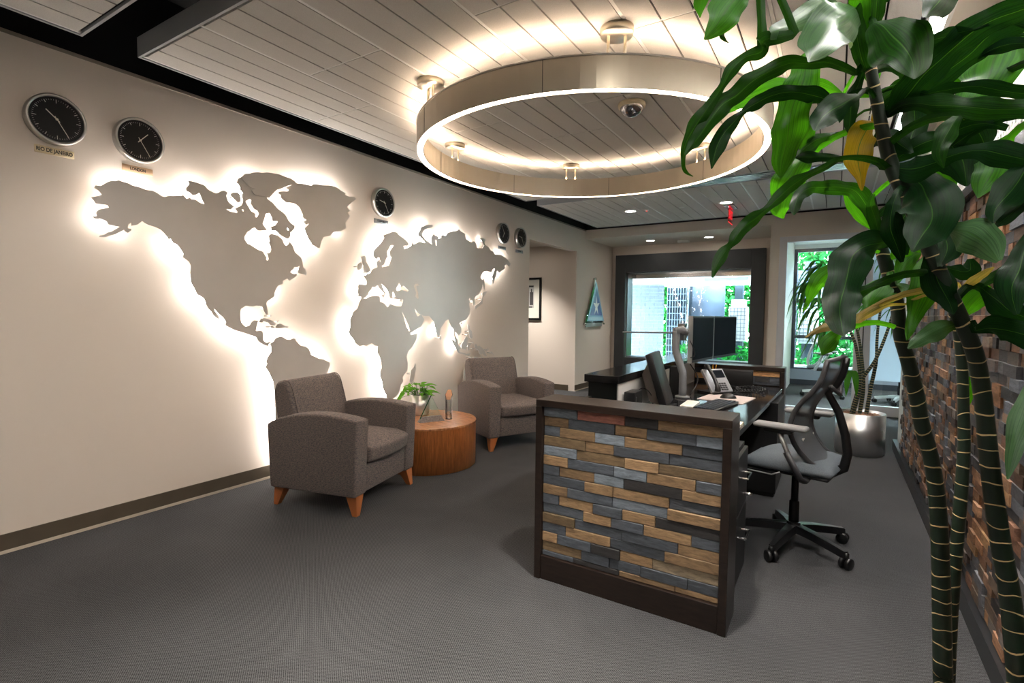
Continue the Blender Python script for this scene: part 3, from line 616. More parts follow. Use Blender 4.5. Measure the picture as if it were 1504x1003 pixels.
desk = thing('reception_desk', 'reception desk with wood-patchwork end panel, dark frame and raised black counter', 'desk', (0, 0, 0))
ep = MB()
ep.box((PXL, PY, PZ-.034), (PXR, 2.42, PZ)); ep.box((PXL, PY, 0), (PXL+.034, 2.42, PZ-.034)); ep.box((PXR-.034, PY, 0), (PXR, 2.42, PZ-.034))
ep.box((PXL+.034, PY+.006, 0), (PXR-.034, 2.42, .118)); ep.box((PXL+.034, PY+.03, .118), (PXR-.034, 2.415, PZ-.034))
ep.build('end_panel', DARKWOOD, desk, bevel=.0025, seg=2, smooth=False)
plank_panel(PXL+.035, PXR-.035, PY+.03, .866, .119, ROWS).build('wood_mosaic', BLOCKX, desk, bevel=.0018, seg=1, smooth=False)
ct = MB(); ct.box((-1.245, 2.80, .925), (-1.035, 4.90, .97)); ct.build('transaction_counter', mat('black_stone', (22, 22, 24), .12, var=.3, scale=60), desk, bevel=.003, seg=2, smooth=False)
bd = MB(); bd.box((-1.225, 2.82, 0), (-1.05, 4.88, .925)); bd.box((-1.225, 2.42, 0), (-1.20, 2.82, .84)); bd.build('counter_body', mat('black_laminate', (17, 20, 19), .3), desk)
B((-1.05, 2.83, .74), (-1.044, 4.72, .925)).build('inner_board', mat('white_board', (205, 203, 198), .6), desk)
rp = MB(); rp.box((-1.05, 4.72, PZ-.034), (PXR, 4.90, PZ)); rp.box((PXR-.034, 4.72, 0), (PXR, 4.90, PZ-.034)); rp.box((-1.05, 4.76, 0), (PXR-.034, 4.90, PZ-.034))
rp.build('rear_panel', DARKWOOD, desk, bevel=.0025, seg=2, smooth=False)
GB['O'] = (204, 156, 104)
REAR = ["78D480O810","78O250D600K720D810","78K180O520D810","78O260D810"]
GB2 = dict(GB)
plank_panel(-1.044, PXR-.035, 4.76, .866, .745, REAR, 5).build('rear_wood_mosaic', BLOCKX, desk, bevel=.0018, seg=1, smooth=False)
wt = MB(); wt.add([(-1.05,2.421,.71),(-.40,2.421,.71),(-.345,4.719,.71),(-1.05,4.719,.71),(-1.05,2.421,.74),(-.40,2.421,.74),(-.345,4.719,.74),(-1.05,4.719,.74)], [(0,3,2,1),(4,5,6,7),(0,1,5,4),(1,2,6,5),(2,3,7,6),(3,0,4,7)])
wt.build('worktop', mat('glossy_worktop', (34, 33, 34), .10, var=.15, scale=40), desk, bevel=.002, seg=1, smooth=False)
# drawer pedestal
pd = thing('drawer_pedestal', 'black drawer pedestal with chrome handles under the near end of the desk', 'drawer unit', (-.6, 2.66, 0))
B((-.25, -.20, .03), (.225, .20, .68)).build('body', BLACKM, pd)
for z0, z1 in ((.385, .66), (.05, .375)):
    dr = B((.226, -.195, z0), (.244, .195, z1)).build('drawer', BLACKM, pd, bevel=.002, seg=1, smooth=False)
    zc = z1-.10
    MB().tube([(.244, -.06, zc), (.279, -.06, zc), (.279, .06, zc), (.244, .06, zc)], .005, 8, smooth=False).build('handle', CHROME, dr)
lk = MB(); lk.lathe([(0, .02), (.008, .02), (.009, .0), (.006, -.02)], (.262, .10, .44), 16, Matrix(((0, 0, 1), (1, 0, 0), (0, 1, 0)))); lk.build('lock', CHROME, pd)
MB().box((-.245, -.195, 0), (.22, .195, .03)).build('plinth', BLACKP, pd)
pd2 = thing('drawer_pedestal', 'plain black cabinet side under the far end of the desk behind the office chair', 'drawer unit', (-.58, 4.42, 0))
B((-.25, -.26, .03), (.25, .26, .695)).build('body', BLACKM, pd2, bevel=.003, seg=1, smooth=False); B((-.24, -.25, 0), (.24, .25, .03)).build('plinth', BLACKP, pd2)

# ------------------------------------------------------------------ things on the desk
ZW = .74
SCREEN = mat('dark_screen', (14, 18, 24), .5, spec=.03)
def lcd(parent, w=.53, h=.335):
    bz = MB(); bz.box((-.012, -w/2, 0), (.02, w/2, h)); bz.build('housing', mat('monitor_bezel', (34, 34, 36), .35), parent, bevel=.004, seg=2, smooth=False)
    B((.0201, -w/2+.014, .02), (.0215, w/2-.014, h-.014)).build('screen', SCREEN, parent)
    B((-.013, -w/2-.0022, -.002), (.021, -w/2+.001, h+.002)).build('silver_edge', SILVER, parent)
    MB().box((-.04, -.06, h/2-.06), (-.0121, .06, h/2+.06)).build('mount', BLACKP, parent)
mA, mB_, mC = Vector((-.895, 3.86, 0)), Vector((-.845, 4.37, 0)), Vector((-.76, 4.92, 0))
for a, b, lab in ((mA, mB_, 'left, nearer one of the two black flat monitors side by side on the desk'), (mB_, mC, 'right, farther one of the two black flat monitors side by side on the desk')):
    c = (a+b)/2; t = b-a
    mo = thing('flat_monitor', lab, 'monitor', (c.x, c.y, .975), math.atan2(-t.x, t.y), 'flat monitors on the arm'); lcd(mo, w=t.length-.008, h=.34)
ma = thing('monitor_arm', 'grey metal monitor arm post standing on the desk behind the monitors', 'monitor arm', (-.90, 3.72, ZW))
MB().lathe([(0, 0), (.05, 0), (.05, .012), (.03, .018), (0, .018)], n=24).build('base', GREYP, ma)
MB().tube(smooth_pts([(0, 0, .015), (0, 0, .16), (-.01, .0, .20), (-.05, .0, .32), (-.055, 0, .36), (-.055, 0, .47)], 4), .026, 16).build('post', GREYP, ma)
MB().tube([(-.055, -.02, .47), (-.03, .05, .48), (-.01, .10, .46)], .026, 12).build('joint', GREYP, ma)
MB().box((-.065, .08, .40), (-.02, .16, .52)).build('bracket', CHROME, ma)
bb = MB(); bb.tube([(-.30, -.40, .465), (-.05, .05, .455)], .006, 8)
bb.tube([(-.04, .10, .44), (.0, 1.2, .44)], .012, 8); bb.build('crossbar', GREYP, ma)
cb = MB()
cb.tube(smooth_pts([(.02, .1, .40), (.05, .12, .30), (.0, .16, .25), (.06, .2, .12), (.03, .1, .006)], 5), .004, 6)
cb.build('cable', BLACKP, ma)
# touchscreen terminal leaning back, seen from behind
tm = thing('desk_terminal', 'black tilted touchscreen terminal seen from its vented back at the near end of the desk', 'monitor', (-.90, 3.30, ZW), math.radians(8))
Tm = Matrix.Translation((0, 0, .012)) @ Matrix.Rotation(math.radians(-17), 4, 'Y')
q = MB().box((-.012, -.17, 0), (.03, .17, .34), Tm); q.build('screen_frame', BLACKP, tm, bevel=.006, seg=2)
q = MB(); vs = [Tm @ Vector(p) for p in ((-.012,-.14,.02),(-.012,.14,.02),(-.012,.14,.29),(-.012,-.14,.29),(-.075,-.10,.05),(-.075,.10,.05),(-.075,.10,.225),(-.075,-.10,.225))]
q.add(vs, [(0,1,2,3),(4,7,6,5),(0,4,5,1),(1,5,6,2),(2,6,7,3),(3,7,4,0)]); rear = q.build('rear_shell', mat('warm_grey_plastic', (96, 88, 82), .45), tm, bevel=.004, seg=2, smooth=False)
q = MB()
for i in range(5):
    for j in range(4):
        c = Vector((-.012,0,.29)).lerp(Vector((-.075,0,.225)), (j+.7)/4.6); c.y = -.08+.04*i; q.obb(Tm @ c, Tm.to_3x3() @ Vector((.0,.011,0)), Tm.to_3x3() @ Vector((.0045,0,.0045)), Tm.to_3x3() @ Vector((.0006,0,-.0006)))
q.build('vent', BLACKM, rear)
MB().box((-.09, -.08, 0), (.06, .08, .012)).build('foot', BLACKP, tm, bevel=.003, seg=1)
ro = thing('network_box', 'small black network box with cables against the inner side of the counter', 'router', (-1.0, 2.97, ZW))
B((-.035, -.07, .03), (.03, .07, .13)).build('body', BLACKP, ro, bevel=.004, seg=2)
rc = MB(); rc.tube(smooth_pts([(.0, .05, .12), (.02, .12, .135), (.04, .2, .09), (.05, .22, .03), (.04, .16, .004)], 5), .003, 6); rc.tube(smooth_pts([(.03, -.04, .10), (.05, -.1, .06), (.06, -.02, .004), (.05, .1, .004)], 5), .003, 6); rc.build('cable', BLACKP, ro)
B((-.04, -.10, 0), (.05, .13, .0299)).build('tray', BLACKM, ro)
def slab(name, lab, cat, pts, z0, z1, m, grp=None):
    mb = MB(); n = len(pts); mb.add([(x, y, z0) for x, y in pts]+[(x, y, z1) for x, y in pts], [tuple(reversed(range(n))), tuple(range(n, 2*n))]+[(i, (i+1) % n, n+(i+1) % n, n+i) for i in range(n)])
    return tag(mb.build(name, m), lab, cat, grp)
PAPER = mat('paper', (226, 224, 216), .7)
slab('paper_stack', 'small stack of white papers on the near end of the desk beside the keyboard', 'papers', [(-.805, 3.27), (-.725, 3.255), (-.735, 3.50), (-.815, 3.52)], ZW, ZW+.02, PAPER)
slab('open_notebook', 'cream open notebook on the desk corner nearest the office chair', 'notebook', [(-.56, 2.62), (-.41, 2.60), (-.40, 3.0), (-.54, 3.02)], ZW, ZW+.012, mat('notebook_paper', (222, 212, 190), .7))
slab('mouse_pad', 'pale grey mouse mat under the black mouse', 'mouse pad', [(-.80, 3.72), (-.50, 3.66), (-.46, 4.0), (-.76, 4.06)], ZW, ZW+.004, mat('pale_mat', (196, 182, 178), .8))
kb = thing('keyboard', 'black computer keyboard on the desk in front of the monitors', 'keyboard', (-.63, 3.47, ZW), math.radians(-8))
B((-.075, -.22, 0), (.075, .22, .016)).build('body', BLACKP, kb, bevel=.003, seg=1)
ky = MB()
for i in range(5):
    for j in range(17):
        ky.box((-.062+i*.025, -.21+j*.0248, .0161), (-.041+i*.025, -.189+j*.0248, .021))
ky.build('keys', mat('keys', (50, 56, 64), .35), kb)
mo = thing('computer_mouse', 'black computer mouse on the pale mat', 'mouse', (-.62, 3.86, ZW+.004), .3)
mm_ = MB(); prof = []
for i in range(9):
    a = PI*i/16; prof.append((math.cos(a), math.sin(a)))
mm_.lathe([(1, 0)]+[(c, s) for c, s in prof], n=24); mm_.v = [(x*.055, y*.032, z*.034) for x, y, z in mm_.v]; mm_.build('shell', BLACKP, mo)
MB().box((-.004, -.003, .030), (.02, .003, .0365)).build('wheel', GREYP, mo)
# telephone
ph = thing('desk_telephone', 'black office telephone on a silver raised stand with its handset leaning up', 'telephone', (-.78, 4.10, ZW), math.radians(-38))
Tp = Matrix.Translation((0, 0, .01)) @ Matrix.Rotation(math.radians(58), 4, 'Y')
MB().box((-.2, -.09, -.012), (.0, .10, .012), Matrix.Translation((.11, 0, .015)) @ Matrix.Rotation(math.radians(52), 4, 'Y')).build('body', mat('phone_silver', (150, 152, 156), .35, metal=.3), ph, bevel=.005, seg=2)
Kp = Matrix.Translation((.11, 0, .015)) @ Matrix.Rotation(math.radians(52), 4, 'Y'); k2 = MB()
for i in range(4):
    for j in range(3): k2.box((-.075+i*.017, .0+j*.022, .0121), (-.063+i*.017, .016+j*.022, .016), Kp)
k2.build('keypad', BLACKP, ph); MB().box((-.185, .0, .0121), (-.12, .085, .015), Kp).build('display', SCREEN, ph)
MB().tube([Kp @ Vector(p) for p in smooth_pts([(-.205, -.06, .03), (-.19, -.06, .045), (-.1, -.06, .055), (-.02, -.06, .045), (.0, -.06, .03)], 4)], [.022]*3+[.02]*2+[.014]*7+[.02]*2+[.022]*3, 12).build('handset', BLACKP, ph)
MB().box((-.06, -.08, 0), (.12, .09, .014)).build('stand', BLACKP, ph)
co = MB(); cp = []
base = smooth_pts([(-.72, 4.16, .02), (-.62, 4.22, .02), (-.52, 4.30, .02), (-.46, 4.42, .02), (-.55, 4.50, .02), (-.64, 4.40, .02), (-.60, 4.28, .022), (-.50, 4.24, .03), (-.44, 4.34, .03), (-.50, 4.46, .03)], 26)
for i, p in enumerate(base):
    a = i*1.15; cp.append((p[0]+.009*math.cos(a), p[1]+.003*math.cos(a), ZW-.006+p[2]+.009*math.sin(a)))
tag(co.tube(cp, .0026, 5).build('coiled_cord', BLACKP), 'coiled black telephone cord heaped on the desk behind the mouse', 'cord')
pc = thing('pen_cup', 'black pen holder with yellow and orange pencils near the far end of the desk', 'pen cup', (-.87, 4.62, ZW))
MB().lathe([(0, 0), (.034, 0), (.036, .1), (.032, .1), (.031, .006), (0, .006)], n=24).build('cup', BLACKM, pc)
for i, c in enumerate(((226, 170, 40), (220, 110, 40), (60, 90, 170), (236, 190, 70))):
    a = i*1.6; MB().tube([(.008*math.cos(a), .008*math.sin(a), .012), (.026*math.cos(a), .026*math.sin(a), .165)], .0036, 6, smooth=False).build('pencil', mat('pencil_paint', c, .4), pc)
ds = thing('document_stand', 'black upright file sorter beside the far wood panel on the desk', 'file sorter', (-.66, 4.60, ZW))
for k in range(3): B((-.13, -.07+k*.055, .008), (.10, -.064+k*.055, .135)).build('divider', BLACKM, ds, bevel=.006, seg=2)
B((-.135, -.075, 0), (.105, .075, .008)).build('base', BLACKP, ds)
bd2 = thing('binder', 'dark binder with a red spine label standing against the inner counter side', 'binder', (-1.005, 3.93, ZW), 0)
B((-.035, -.04, 0), (.06, .04, .20)).build('cover', BLACKM, bd2, bevel=.004, seg=2); B((.0601, -.025, .14), (.0612, .025, .185)).build('label', mat('red_label', (190, 30, 26), .5), bd2)

# ================================================================== task chair
def swept(mb, pts, w, t, n=1):       # a flat bar along pts in x/z with width along y
    pass
def make_task_chair(name, lab, loc, rz, grp=None, light=False):
    t = thing(name, lab, 'office chair', loc, rz, grp)
    FR = mat('chair_frame_light', (190, 194, 198), .4) if light else DGREYP
    BS = mat('chair_base_white', (206, 208, 210), .35) if light else mat('chair_base_black', (24, 24, 26), .3)
    SEAT = mat('seat_fabric_light', (128, 134, 142), .9, var=.2, scale=300) if light else mat('seat_fabric', (100, 108, 114), .92, var=.3, scale=260, bump=.4, bscale=300)
    base = MB()
    a0 = math.radians(74)-rz*0
    for k in range(5):
        w = math.radians(-106+72*k)-rz
        c, s = math.cos(w), math.sin(w)
        P = [(c*r, s*r, z) for r, z in ((.02, .115), (.12, .108), (.24, .09), (.31, .078))]
        hw = [.034, .028, .021, .017]; vs = []
        for (x, y, z), h in zip(P, hw):
            for a, b in ((-1, -.014), (1, -.014), (.72, .013), (-.72, .013)): vs.append((x-s*h*a, y+c*h*a, z+b-(.012 if b < 0 else 0)))
        base.add(vs, [(i*4+j, i*4+(j+1) % 4, i*4+4+(j+1) % 4, i*4+4+j) for i in range(3) for j in range(4)]+[(3, 2, 1, 0), (12, 13, 14, 15)])
    base.lathe([(0, .14), (.034, .14), (.04, .12), (.04, .085), (0, .085)], n=24)
    base.build('base', BS, t, bevel=.003, seg=2, smooth=False)
    for k in range(5):
        w = math.radians(-106+72*k)-rz; c, s = math.cos(w), math.sin(w); x, y = c*.31, s*.31
        wv = w+.9+k*.7; cc, ss = math.cos(wv), math.sin(wv)
        q = MB(); q.tube([(x, y, .045), (x, y, .085)], .013, 10)
        for sd in (-1, 1):
            o = (x+.012*cc+(-ss)*0, y+.012*ss, .0)
            ax = Vector((-ss, cc, 0)); ctr = Vector((x, y, .031))
            q.tube([ctr+ax*(.006*sd), ctr+ax*(.010*sd), ctr+ax*(.024*sd), ctr+ax*(.027*sd)], [.027, .031, .031, .026], 20)
        q.build('caster', BLACKP, t)
    q = MB(); q.tube([(0, 0, .12), (0, 0, .26)], .027, 20); q.tube([(0, 0, .26), (0, 0, .44)], .019, 20); q.build('gas_column', BLACKM, t)
    q = MB(); q.box((-.13, -.09, .425), (.12, .09, .475)); q.build('mechanism', BLACKM, t, bevel=.015, seg=3)
    # seat cushion with a waterfall front
    q = MB(); nx, ny = 13, 13; vs = []
    for i in range(nx):
        for j in range(ny):
            u = -1+2*i/(nx-1); v = -1+2*j/(ny-1)
            x = .0+.245*u+.02; y = .245*v*(1-.06*u*u)
            e = (1-abs(u)**5)*(1-abs(v)**6); z = .495+.05*e+.012*abs(v)**2-(.035*max(0, u-.4)/.6)
            vs.append((x, y, z))
    fs = [(i*ny+j, (i+1)*ny+j, (i+1)*ny+j+1, i*ny+j+1) for i in range(nx-1) for j in range(ny-1)]; N0 = len(vs)
    bot = [(x*.97, y*.97, .482) for x, y, z in vs]; vs2 = vs+bot
    fs += [(N0+i*ny+j, N0+i*ny+j+1, N0+(i+1)*ny+j+1, N0+(i+1)*ny+j) for i in range(nx-1) for j in range(ny-1)]
    rim = [i*ny for i in range(nx)]+[(nx-1)*ny+j for j in range(1, ny)]+[i*ny+ny-1 for i in range(nx-2, -1, -1)]+[j for j in range(ny-2, 0, -1)]
    fs += [(rim[i], rim[(i+1) % len(rim)], N0+rim[(i+1) % len(rim)], N0+rim[i]) for i in range(len(rim))]
    q.add(vs2, fs, True); st = q.build('seat', SEAT, t)
    B((-.21, -.225, .462), (.245, .225, .481)).build('seat_pan', BLACKP, t, bevel=.008, seg=2)
    q = MB()
    for sd in (-1, 1): q.tube([(.225, sd*.232, .478), (.20, sd*.236, .455), (.06, sd*.236, .452), (.02, sd*.236, .474)], .004, 6)
    q.build('seat_trim', SILVER, st)
    # backrest: curved mesh sheet in a rim, spine struts behind
    prof = smooth_pts([(-.20, .50), (-.125, .56), (-.065, .65), (-.055, .75), (-.095, .85), (-.165, .94), (-.20, 1.02), (-.212, 1.10)], 4)
    def bx(z, prof=prof):
        for (xa, za), (xb, zb) in zip(prof[:-1], prof[1:]):
            if za <= z <= zb: return xa+(xb-xa)*(z-za)/(zb-za)
        return prof[-1][0]
    def hw(z): return .17+.055*math.sin(PI*min(1, max(0, (z-.5)/.62))*.85)
    q = MB(); vs = []; nz, nyy = 22, 11
    for i in range(nz):
        z = .51+.58*i/(nz-1)
        for j in range(nyy):
            v = -1+2*j/(nyy-1); vs.append((bx(z)+.035*v*v, hw(z)*v, z))
    q.add(vs, [(i*nyy+j, i*nyy+j+1, (i+1)*nyy+j+1, (i+1)*nyy+j) for i in range(nz-1) for j in range(nyy-1)], True)
    N = NT('chair_mesh'); df = N.n('ShaderNodeBsdfPrincipled'); df.inputs['Base Color'].default_value = rgba(lin((150,156,160) if light else (86, 90, 94))); df.inputs['Roughness'].default_value = .7
    tp = N.n('ShaderNodeBsdfTransparent'); ms = N.n('ShaderNodeMixShader'); ms.inputs[0].default_value = .18 if not light else .12; N.l(df.outputs[0], ms.inputs[1]); N.l(tp.outputs[0], ms.inputs[2]); N.l(ms.outputs[0], N.out.inputs[0])
    bk = q.build('backrest_mesh', N.m, t)
    rimp = [(bx(z)+.035, hw(z), z) for z in [.51+.58*i/14 for i in range(15)]]
    top = [(bx(1.09)+.035*(1-k/6)**2, hw(1.09)*(1-k/6), 1.09+.018*(k/6)) for k in range(1, 7)]
    left = rimp+top; loop = left+[(x, -y, z) for x, y, z in reversed(left[:-1])]
    MB().tube(loop, .0095, 8, flat=1.5).build('back_frame', FR, bk)
    q = MB(); hd = [(bx(z)-.012, 0, z) for z in (1.10, 1.06, 1.0, .95, .90)]
    q.tube(hd+[(-.20, 0, .80), (-.235, 0, .68), (-.25, 0, .58), (-.235, 0, .50), (-.17, 0, .455), (-.08, 0, .45)], [.020]*5+[.021, .022, .023, .026, .028, .028], 10, flat=.8, up=(0, 1, 0)); q.build('spine', BLACKP if not light else FR, t)
    q = MB(); q.tube([(bx(.95)-.01, -.12, .95), (bx(.95)-.03, 0, .90), (bx(.95)-.01, .12, .95)], .012, 8); q.build('top_rail', FR, bk)
    MB().obb((bx(.63)+.02-.0, 0, .62), (.006, 0, 0), (0, .12, 0), (0, 0, .03)).build('lumbar_pad', mat('lumbar', (210, 210, 206), .4), bk, bevel=.004, seg=2)
    for sd in (-1, 1):
        ar = MB(); y = sd*.285
        ar.tube([(-.10, sd*.20, .455), (-.10, sd*.25, .455), (-.09, y, .475), (-.02, y, .60)], [.024, .026, .027, .025], 8, flat=.6)
        a = ar.build('arm', DGREYP if not light else FR, t)
        MB().tube([(-.045, y, .56), (.015, y, .70)], .018, 8, flat=.7).build('arm_post', SILVER, a)
        B((-.05, y-.03, .70), (.09, y+.03, .722)).build('arm_bracket', BLACKP, a, bevel=.006, seg=2)
        B((-.12, y-.043, .722), (.14, y+.043, .748)).build('arm_pad', mat('arm_pad_grey', (132, 132, 132), .5), a, bevel=.012, seg=3)
    return t
make_task_chair('office_chair', 'grey mesh-back office chair with black base pulled up to the reception desk', (-.165, 3.36, 0), math.radians(169))
make_task_chair('conference_chair', 'pale grey office chair in the glass room, seen through the left clear pane', (-.13, 9.95, 0), math.radians(-8), 'office chairs in the glass room', light=True)
make_task_chair('conference_chair', 'pale grey office chair whose base shows through the clear strip under the frosted pane', (.86, 9.8, 0), math.radians(150), 'office chairs in the glass room', light=True)

# ================================================================== armchairs
FABRIC = mat('woven_upholstery', (126, 112, 104), .95, var=.45, scale=110, bump=.7, bscale=330, stretch=(.7, .7, 2.2), col2=(78, 74, 76))
LEGW = mat('cherry_leg', (170, 100, 54), .4, var=.3, scale=14, stretch=(1, 1, .2))
def soft(pts_x, W0, W1, name, parent, m, bev=.03):
    pass
def extrude_profile(prof, y0, y1, name, m, parent, bev=.03, seg=4):
    mb = MB(); n = len(prof)
    mb.add([(x, y0, z) for x, z in prof]+[(x, y1, z) for x, z in prof], [tuple(range(n)), tuple(reversed(range(n, 2*n)))]+[(i, n+i, n+(i+1) % n, (i+1) % n) for i in range(n)])
    me = bpy.data.meshes.new(name); me.from_pydata(mb.v, [], mb.f); bm = bmesh.new(); bm.from_mesh(me)
    bmesh.ops.recalc_face_normals(bm, faces=bm.faces)
    ed = [e for e in bm.edges if len(e.link_faces) == 2 and e.calc_face_angle(0) > .5]
    bmesh.ops.bevel(bm, geom=ed, offset=bev, segments=seg, profile=.5, affect='EDGES', clamp_overlap=True)
    for f in bm.faces: f.smooth = True
    bm.to_mesh(me); bm.free(); return link(name, me, m, parent)
def armchair(lab, loc, rz):
    t = thing('armchair', lab, 'armchair', loc, rz, 'grey fabric armchairs')
    top = smooth_pts([(-.37, .555), (-.28, .60), (-.15, .632), (.0, .650), (.14, .650), (.26, .640), (.36, .625)], 4)
    arm = [(-.35, .125)]+[(x, z) for x, z in top]+[(.335, .125)]
    for s in (-1, 1):
        y0, y1 = (-.375, -.245) if s < 0 else (.245, .375)
        extrude_profile(arm, y0, y1, 'arm', FABRIC, t, .022, 4)
        arm_o = [c for c in t.children if c.name.startswith('arm')][-1]
        for yy in (y0+.018, y1-.018): MB().tube([(x, yy, z-.003) for x, z in top], .0035, 6).build('piping', FABRIC, arm_o)
    extrude_profile([(-.36, .13), (-.36, .32), (.335, .32), (.325, .13)], -.247, .247, 'seat_base', FABRIC, t, .012, 3)
    # bowed front seat cushion
    q = MB(); vs = []; nx, ny = 12, 11
    for i in range(nx):
        for j in range(ny):
            u = i/(nx-1); v = -1+2*j/(ny-1)
            x = -.20+(.57+.03*(1-v*v))*u; vs.append((x, .243*v, .455+.02*(1-v*v)*math.sin(PI*min(1, u*1.1))-.03*max(0, u-.85)/.15))
    bot = [(x-(.015 if x > .3 else 0), y, .325) for x, y, z in vs]; N0 = len(vs); fs = [(i*ny+j, (i+1)*ny+j, (i+1)*ny+j+1, i*ny+j+1) for i in range(nx-1) for j in range(ny-1)]
    fs += [(N0+a, N0+d, N0+c, N0+b) for a, b, c, d in fs[:]]
    rim = [i*ny for i in range(nx)]+[(nx-1)*ny+j for j in range(1, ny)]+[i*ny+ny-1 for i in range(nx-2, -1, -1)]+[j for j in range(ny-2, 0, -1)]
    fs += [(rim[i], rim[(i+1) % len(rim)], N0+rim[(i+1) % len(rim)], N0+rim[i]) for i in range(len(rim))]
    q.add(vs+bot, fs); cu = q.build('seat_cushion', FABRIC, t, smooth=True)
    mdf = cu.modifiers.new('round', 'BEVEL'); mdf.width = .02; mdf.segments = 3; mdf.angle_limit = .9
    # back, leaning
    bp = [(-.17, .40), (-.20, .60), (-.245, .76), (-.275, .82), (-.315, .845), (-.375, .825), (-.395, .76), (-.36, .50), (-.34, .30)]
    o = extrude_profile(bp, -.285, .285, 'backrest', FABRIC, t, .026, 4)
    for yy in (-.262, .262): MB().tube([(x+.004, yy, z) for x, z in smooth_pts([(-.175, .45), (-.20, .60), (-.243, .76), (-.27, .822), (-.31, .842), (-.37, .826)], 4)], .0035, 6).build('piping', FABRIC, o)
    for sx in (-1, 1):
        for sy in (-1, 1):
            q = MB(); X, Y, T, Bt = sx*.330, sy*.352, .082, .036
            a = [(X-sx*T, Y-sy*T, .128), (X, Y-sy*T, .128), (X, Y, .128), (X-sx*T, Y, .128)]
            X, Y = X+sx*.006, Y+sy*.004
            b = [(X-sx*Bt, Y-sy*Bt, 0), (X, Y-sy*Bt, 0), (X, Y, 0), (X-sx*Bt, Y, 0)]
            q.add(a+b, [(0, 1, 2, 3), (7, 6, 5, 4)]+[(i, 4+i, 4+(i+1) % 4, (i+1) % 4) for i in range(4)]); q.build('leg', LEGW, t, bevel=.002, seg=1, smooth=False)
    return t
armchair('grey-brown fabric armchair in front, left of the round wooden table', (-2.975, 2.52, 0), math.radians(13))
armchair('grey-brown fabric armchair farther back, right of the round wooden table', (-2.885, 4.50, 0), math.radians(-27))

# ================================================================== drum table and what stands on it
TC = Vector((-3.03, 3.46, 0)); TR = .425
VENEER = wood_mat('cherry_veneer', False, (150, 88, 44), .35, (14, 14, 1.2), .12)
TOPW = wood_mat('cherry_top', False, (172, 118, 80), .16, (2, 14, 2), .03)
tb = thing('side_table', 'round drum-shaped cherry wood side table between the two armchairs', 'table', TC)
MB().lathe([(0, .0), (TR-.01, .0), (TR-.002, .004), (TR, .366)], n=96).build('drum', VENEER, tb)
MB().lathe([(TR+.001, .3661), (TR+.004, .370), (TR+.004, .383), (TR, .386), (0, .386)], n=96, smooth=False).build('table_top', TOPW, tb)
ZTB = .386
pt = thing('potted_pothos', 'green leafy pothos in a shiny silver cylinder pot on the round table', 'potted plant', (-3.225, 3.57, ZTB))
MB().lathe([(0, 0), (.078, 0), (.084, .004), (.084, .008), (.088, .014), (.088, .185), (.084, .185), (.084, .168), (0, .168)], n=48).build('pot', mat('pot_steel', (196, 192, 188), .3, metal=.75), pt)
MB().lathe([(0, .1681), (.083, .1681)], n=32).build('soil', mat('soil', (30, 24, 20), .95, bump=1, scale=60), pt)
PLEAF = leaf_mat('pothos_leaf', (70, 132, 34), (120, 178, 60), .3, .35)
STEMG = mat('green_stem', (74, 112, 44), .5)
def heart_leaf(base, dirv, up, L, W, m, parent):
    dirv = dirv.normalized(); side = dirv.cross(up).normalized(); up = side.cross(dirv).normalized()
    rows = [(0, .0), (.06, .34), (.2, .5), (.4, .47), (.6, .36), (.8, .18), (1, .0)]; vs = []; uv = []
    for u, w in rows:
        c = base+dirv*(L*u)-up*(.35*L*u*u)
        for v in (-1, -.5, 0, .5, 1): vs.append(c+side*(W*w*v)+up*(.14*W*abs(v)*w*2)); uv.append((.5+v*.5, u*L*6+.01))
    mb = MB(); mb.add(vs, [(i*5+j, i*5+j+1, (i+1)*5+j+1, (i+1)*5+j) for i in range(6) for j in range(4)], True, uv); return mb.build('leaf', m, parent)
r = random.Random(11)
stems = MB()
for k in range(44):
    a = r.uniform(0, 2*PI); rr = r.uniform(.01, .12); h = r.uniform(.205, .285)-rr*.2
    p = Vector((rr*math.cos(a), rr*math.sin(a), h)); b0 = Vector((.04*math.cos(a), .04*math.sin(a), .168))
    stems.tube(smooth_pts([b0, (b0+p)/2+Vector((0, 0, .02)), p], 3), .0018, 5)
    heart_leaf(p, Vector((math.cos(a+r.uniform(-.6, .6)), math.sin(a+r.uniform(-.6, .6)), r.uniform(.0, .6))), Vector((0, 0, 1)), r.uniform(.07, .095), r.uniform(.05, .065), PLEAF, pt)
for dx, dy, dz in ((-.12, -.06, .24), (-.15, -.06, .19), (-.13, -.10, .19), (-.17, -.09, .15), (-.10, -.02, .27)):
    p = Vector((dx*.9, dy*.8, dz)); stems.tube(smooth_pts([(-.03, -.02, .168), (p.x*.6, p.y*.6, p.z+.02), tuple(p)], 4), .0018, 5)
    heart_leaf(p, Vector((dx, dy, -.1)), Vector((.4, -.5, .8)), .08, .055, PLEAF, pt)
stems.build('stem', STEMG, pt)
tw = thing('glass_triangle_award', 'clear glass triangle award with a rough grey stone base on the round table', 'award', (-2.93, 3.39, ZTB), math.radians(62))
q = MB(); q.add([(-.115, -.03, 0), (.115, -.03, 0), (.115, .03, 0), (-.115, .03, 0), (-.085, -.012, .045), (.085, -.012, .045), (.085, .012, .045), (-.085, .012, .045)], [(0,3,2,1),(4,5,6,7),(0,1,5,4),(1,2,6,5),(2,3,7,6),(3,0,4,7)])
q.build('stone_base', mat('rough_stone', (134, 126, 122), .9, var=.4, scale=90, bump=1.2, bscale=90), tw)
q = MB(); q.add([(-.10, -.004, .03), (.10, -.004, .03), (.0, -.004, .225), (-.10, .004, .03), (.10, .004, .03), (.0, .004, .225)], [(0, 1, 2), (5, 4, 3), (0, 3, 4, 1), (1, 4, 5, 2), (2, 5, 3, 0)]); q.build('glass_triangle', GREENGL, tw)
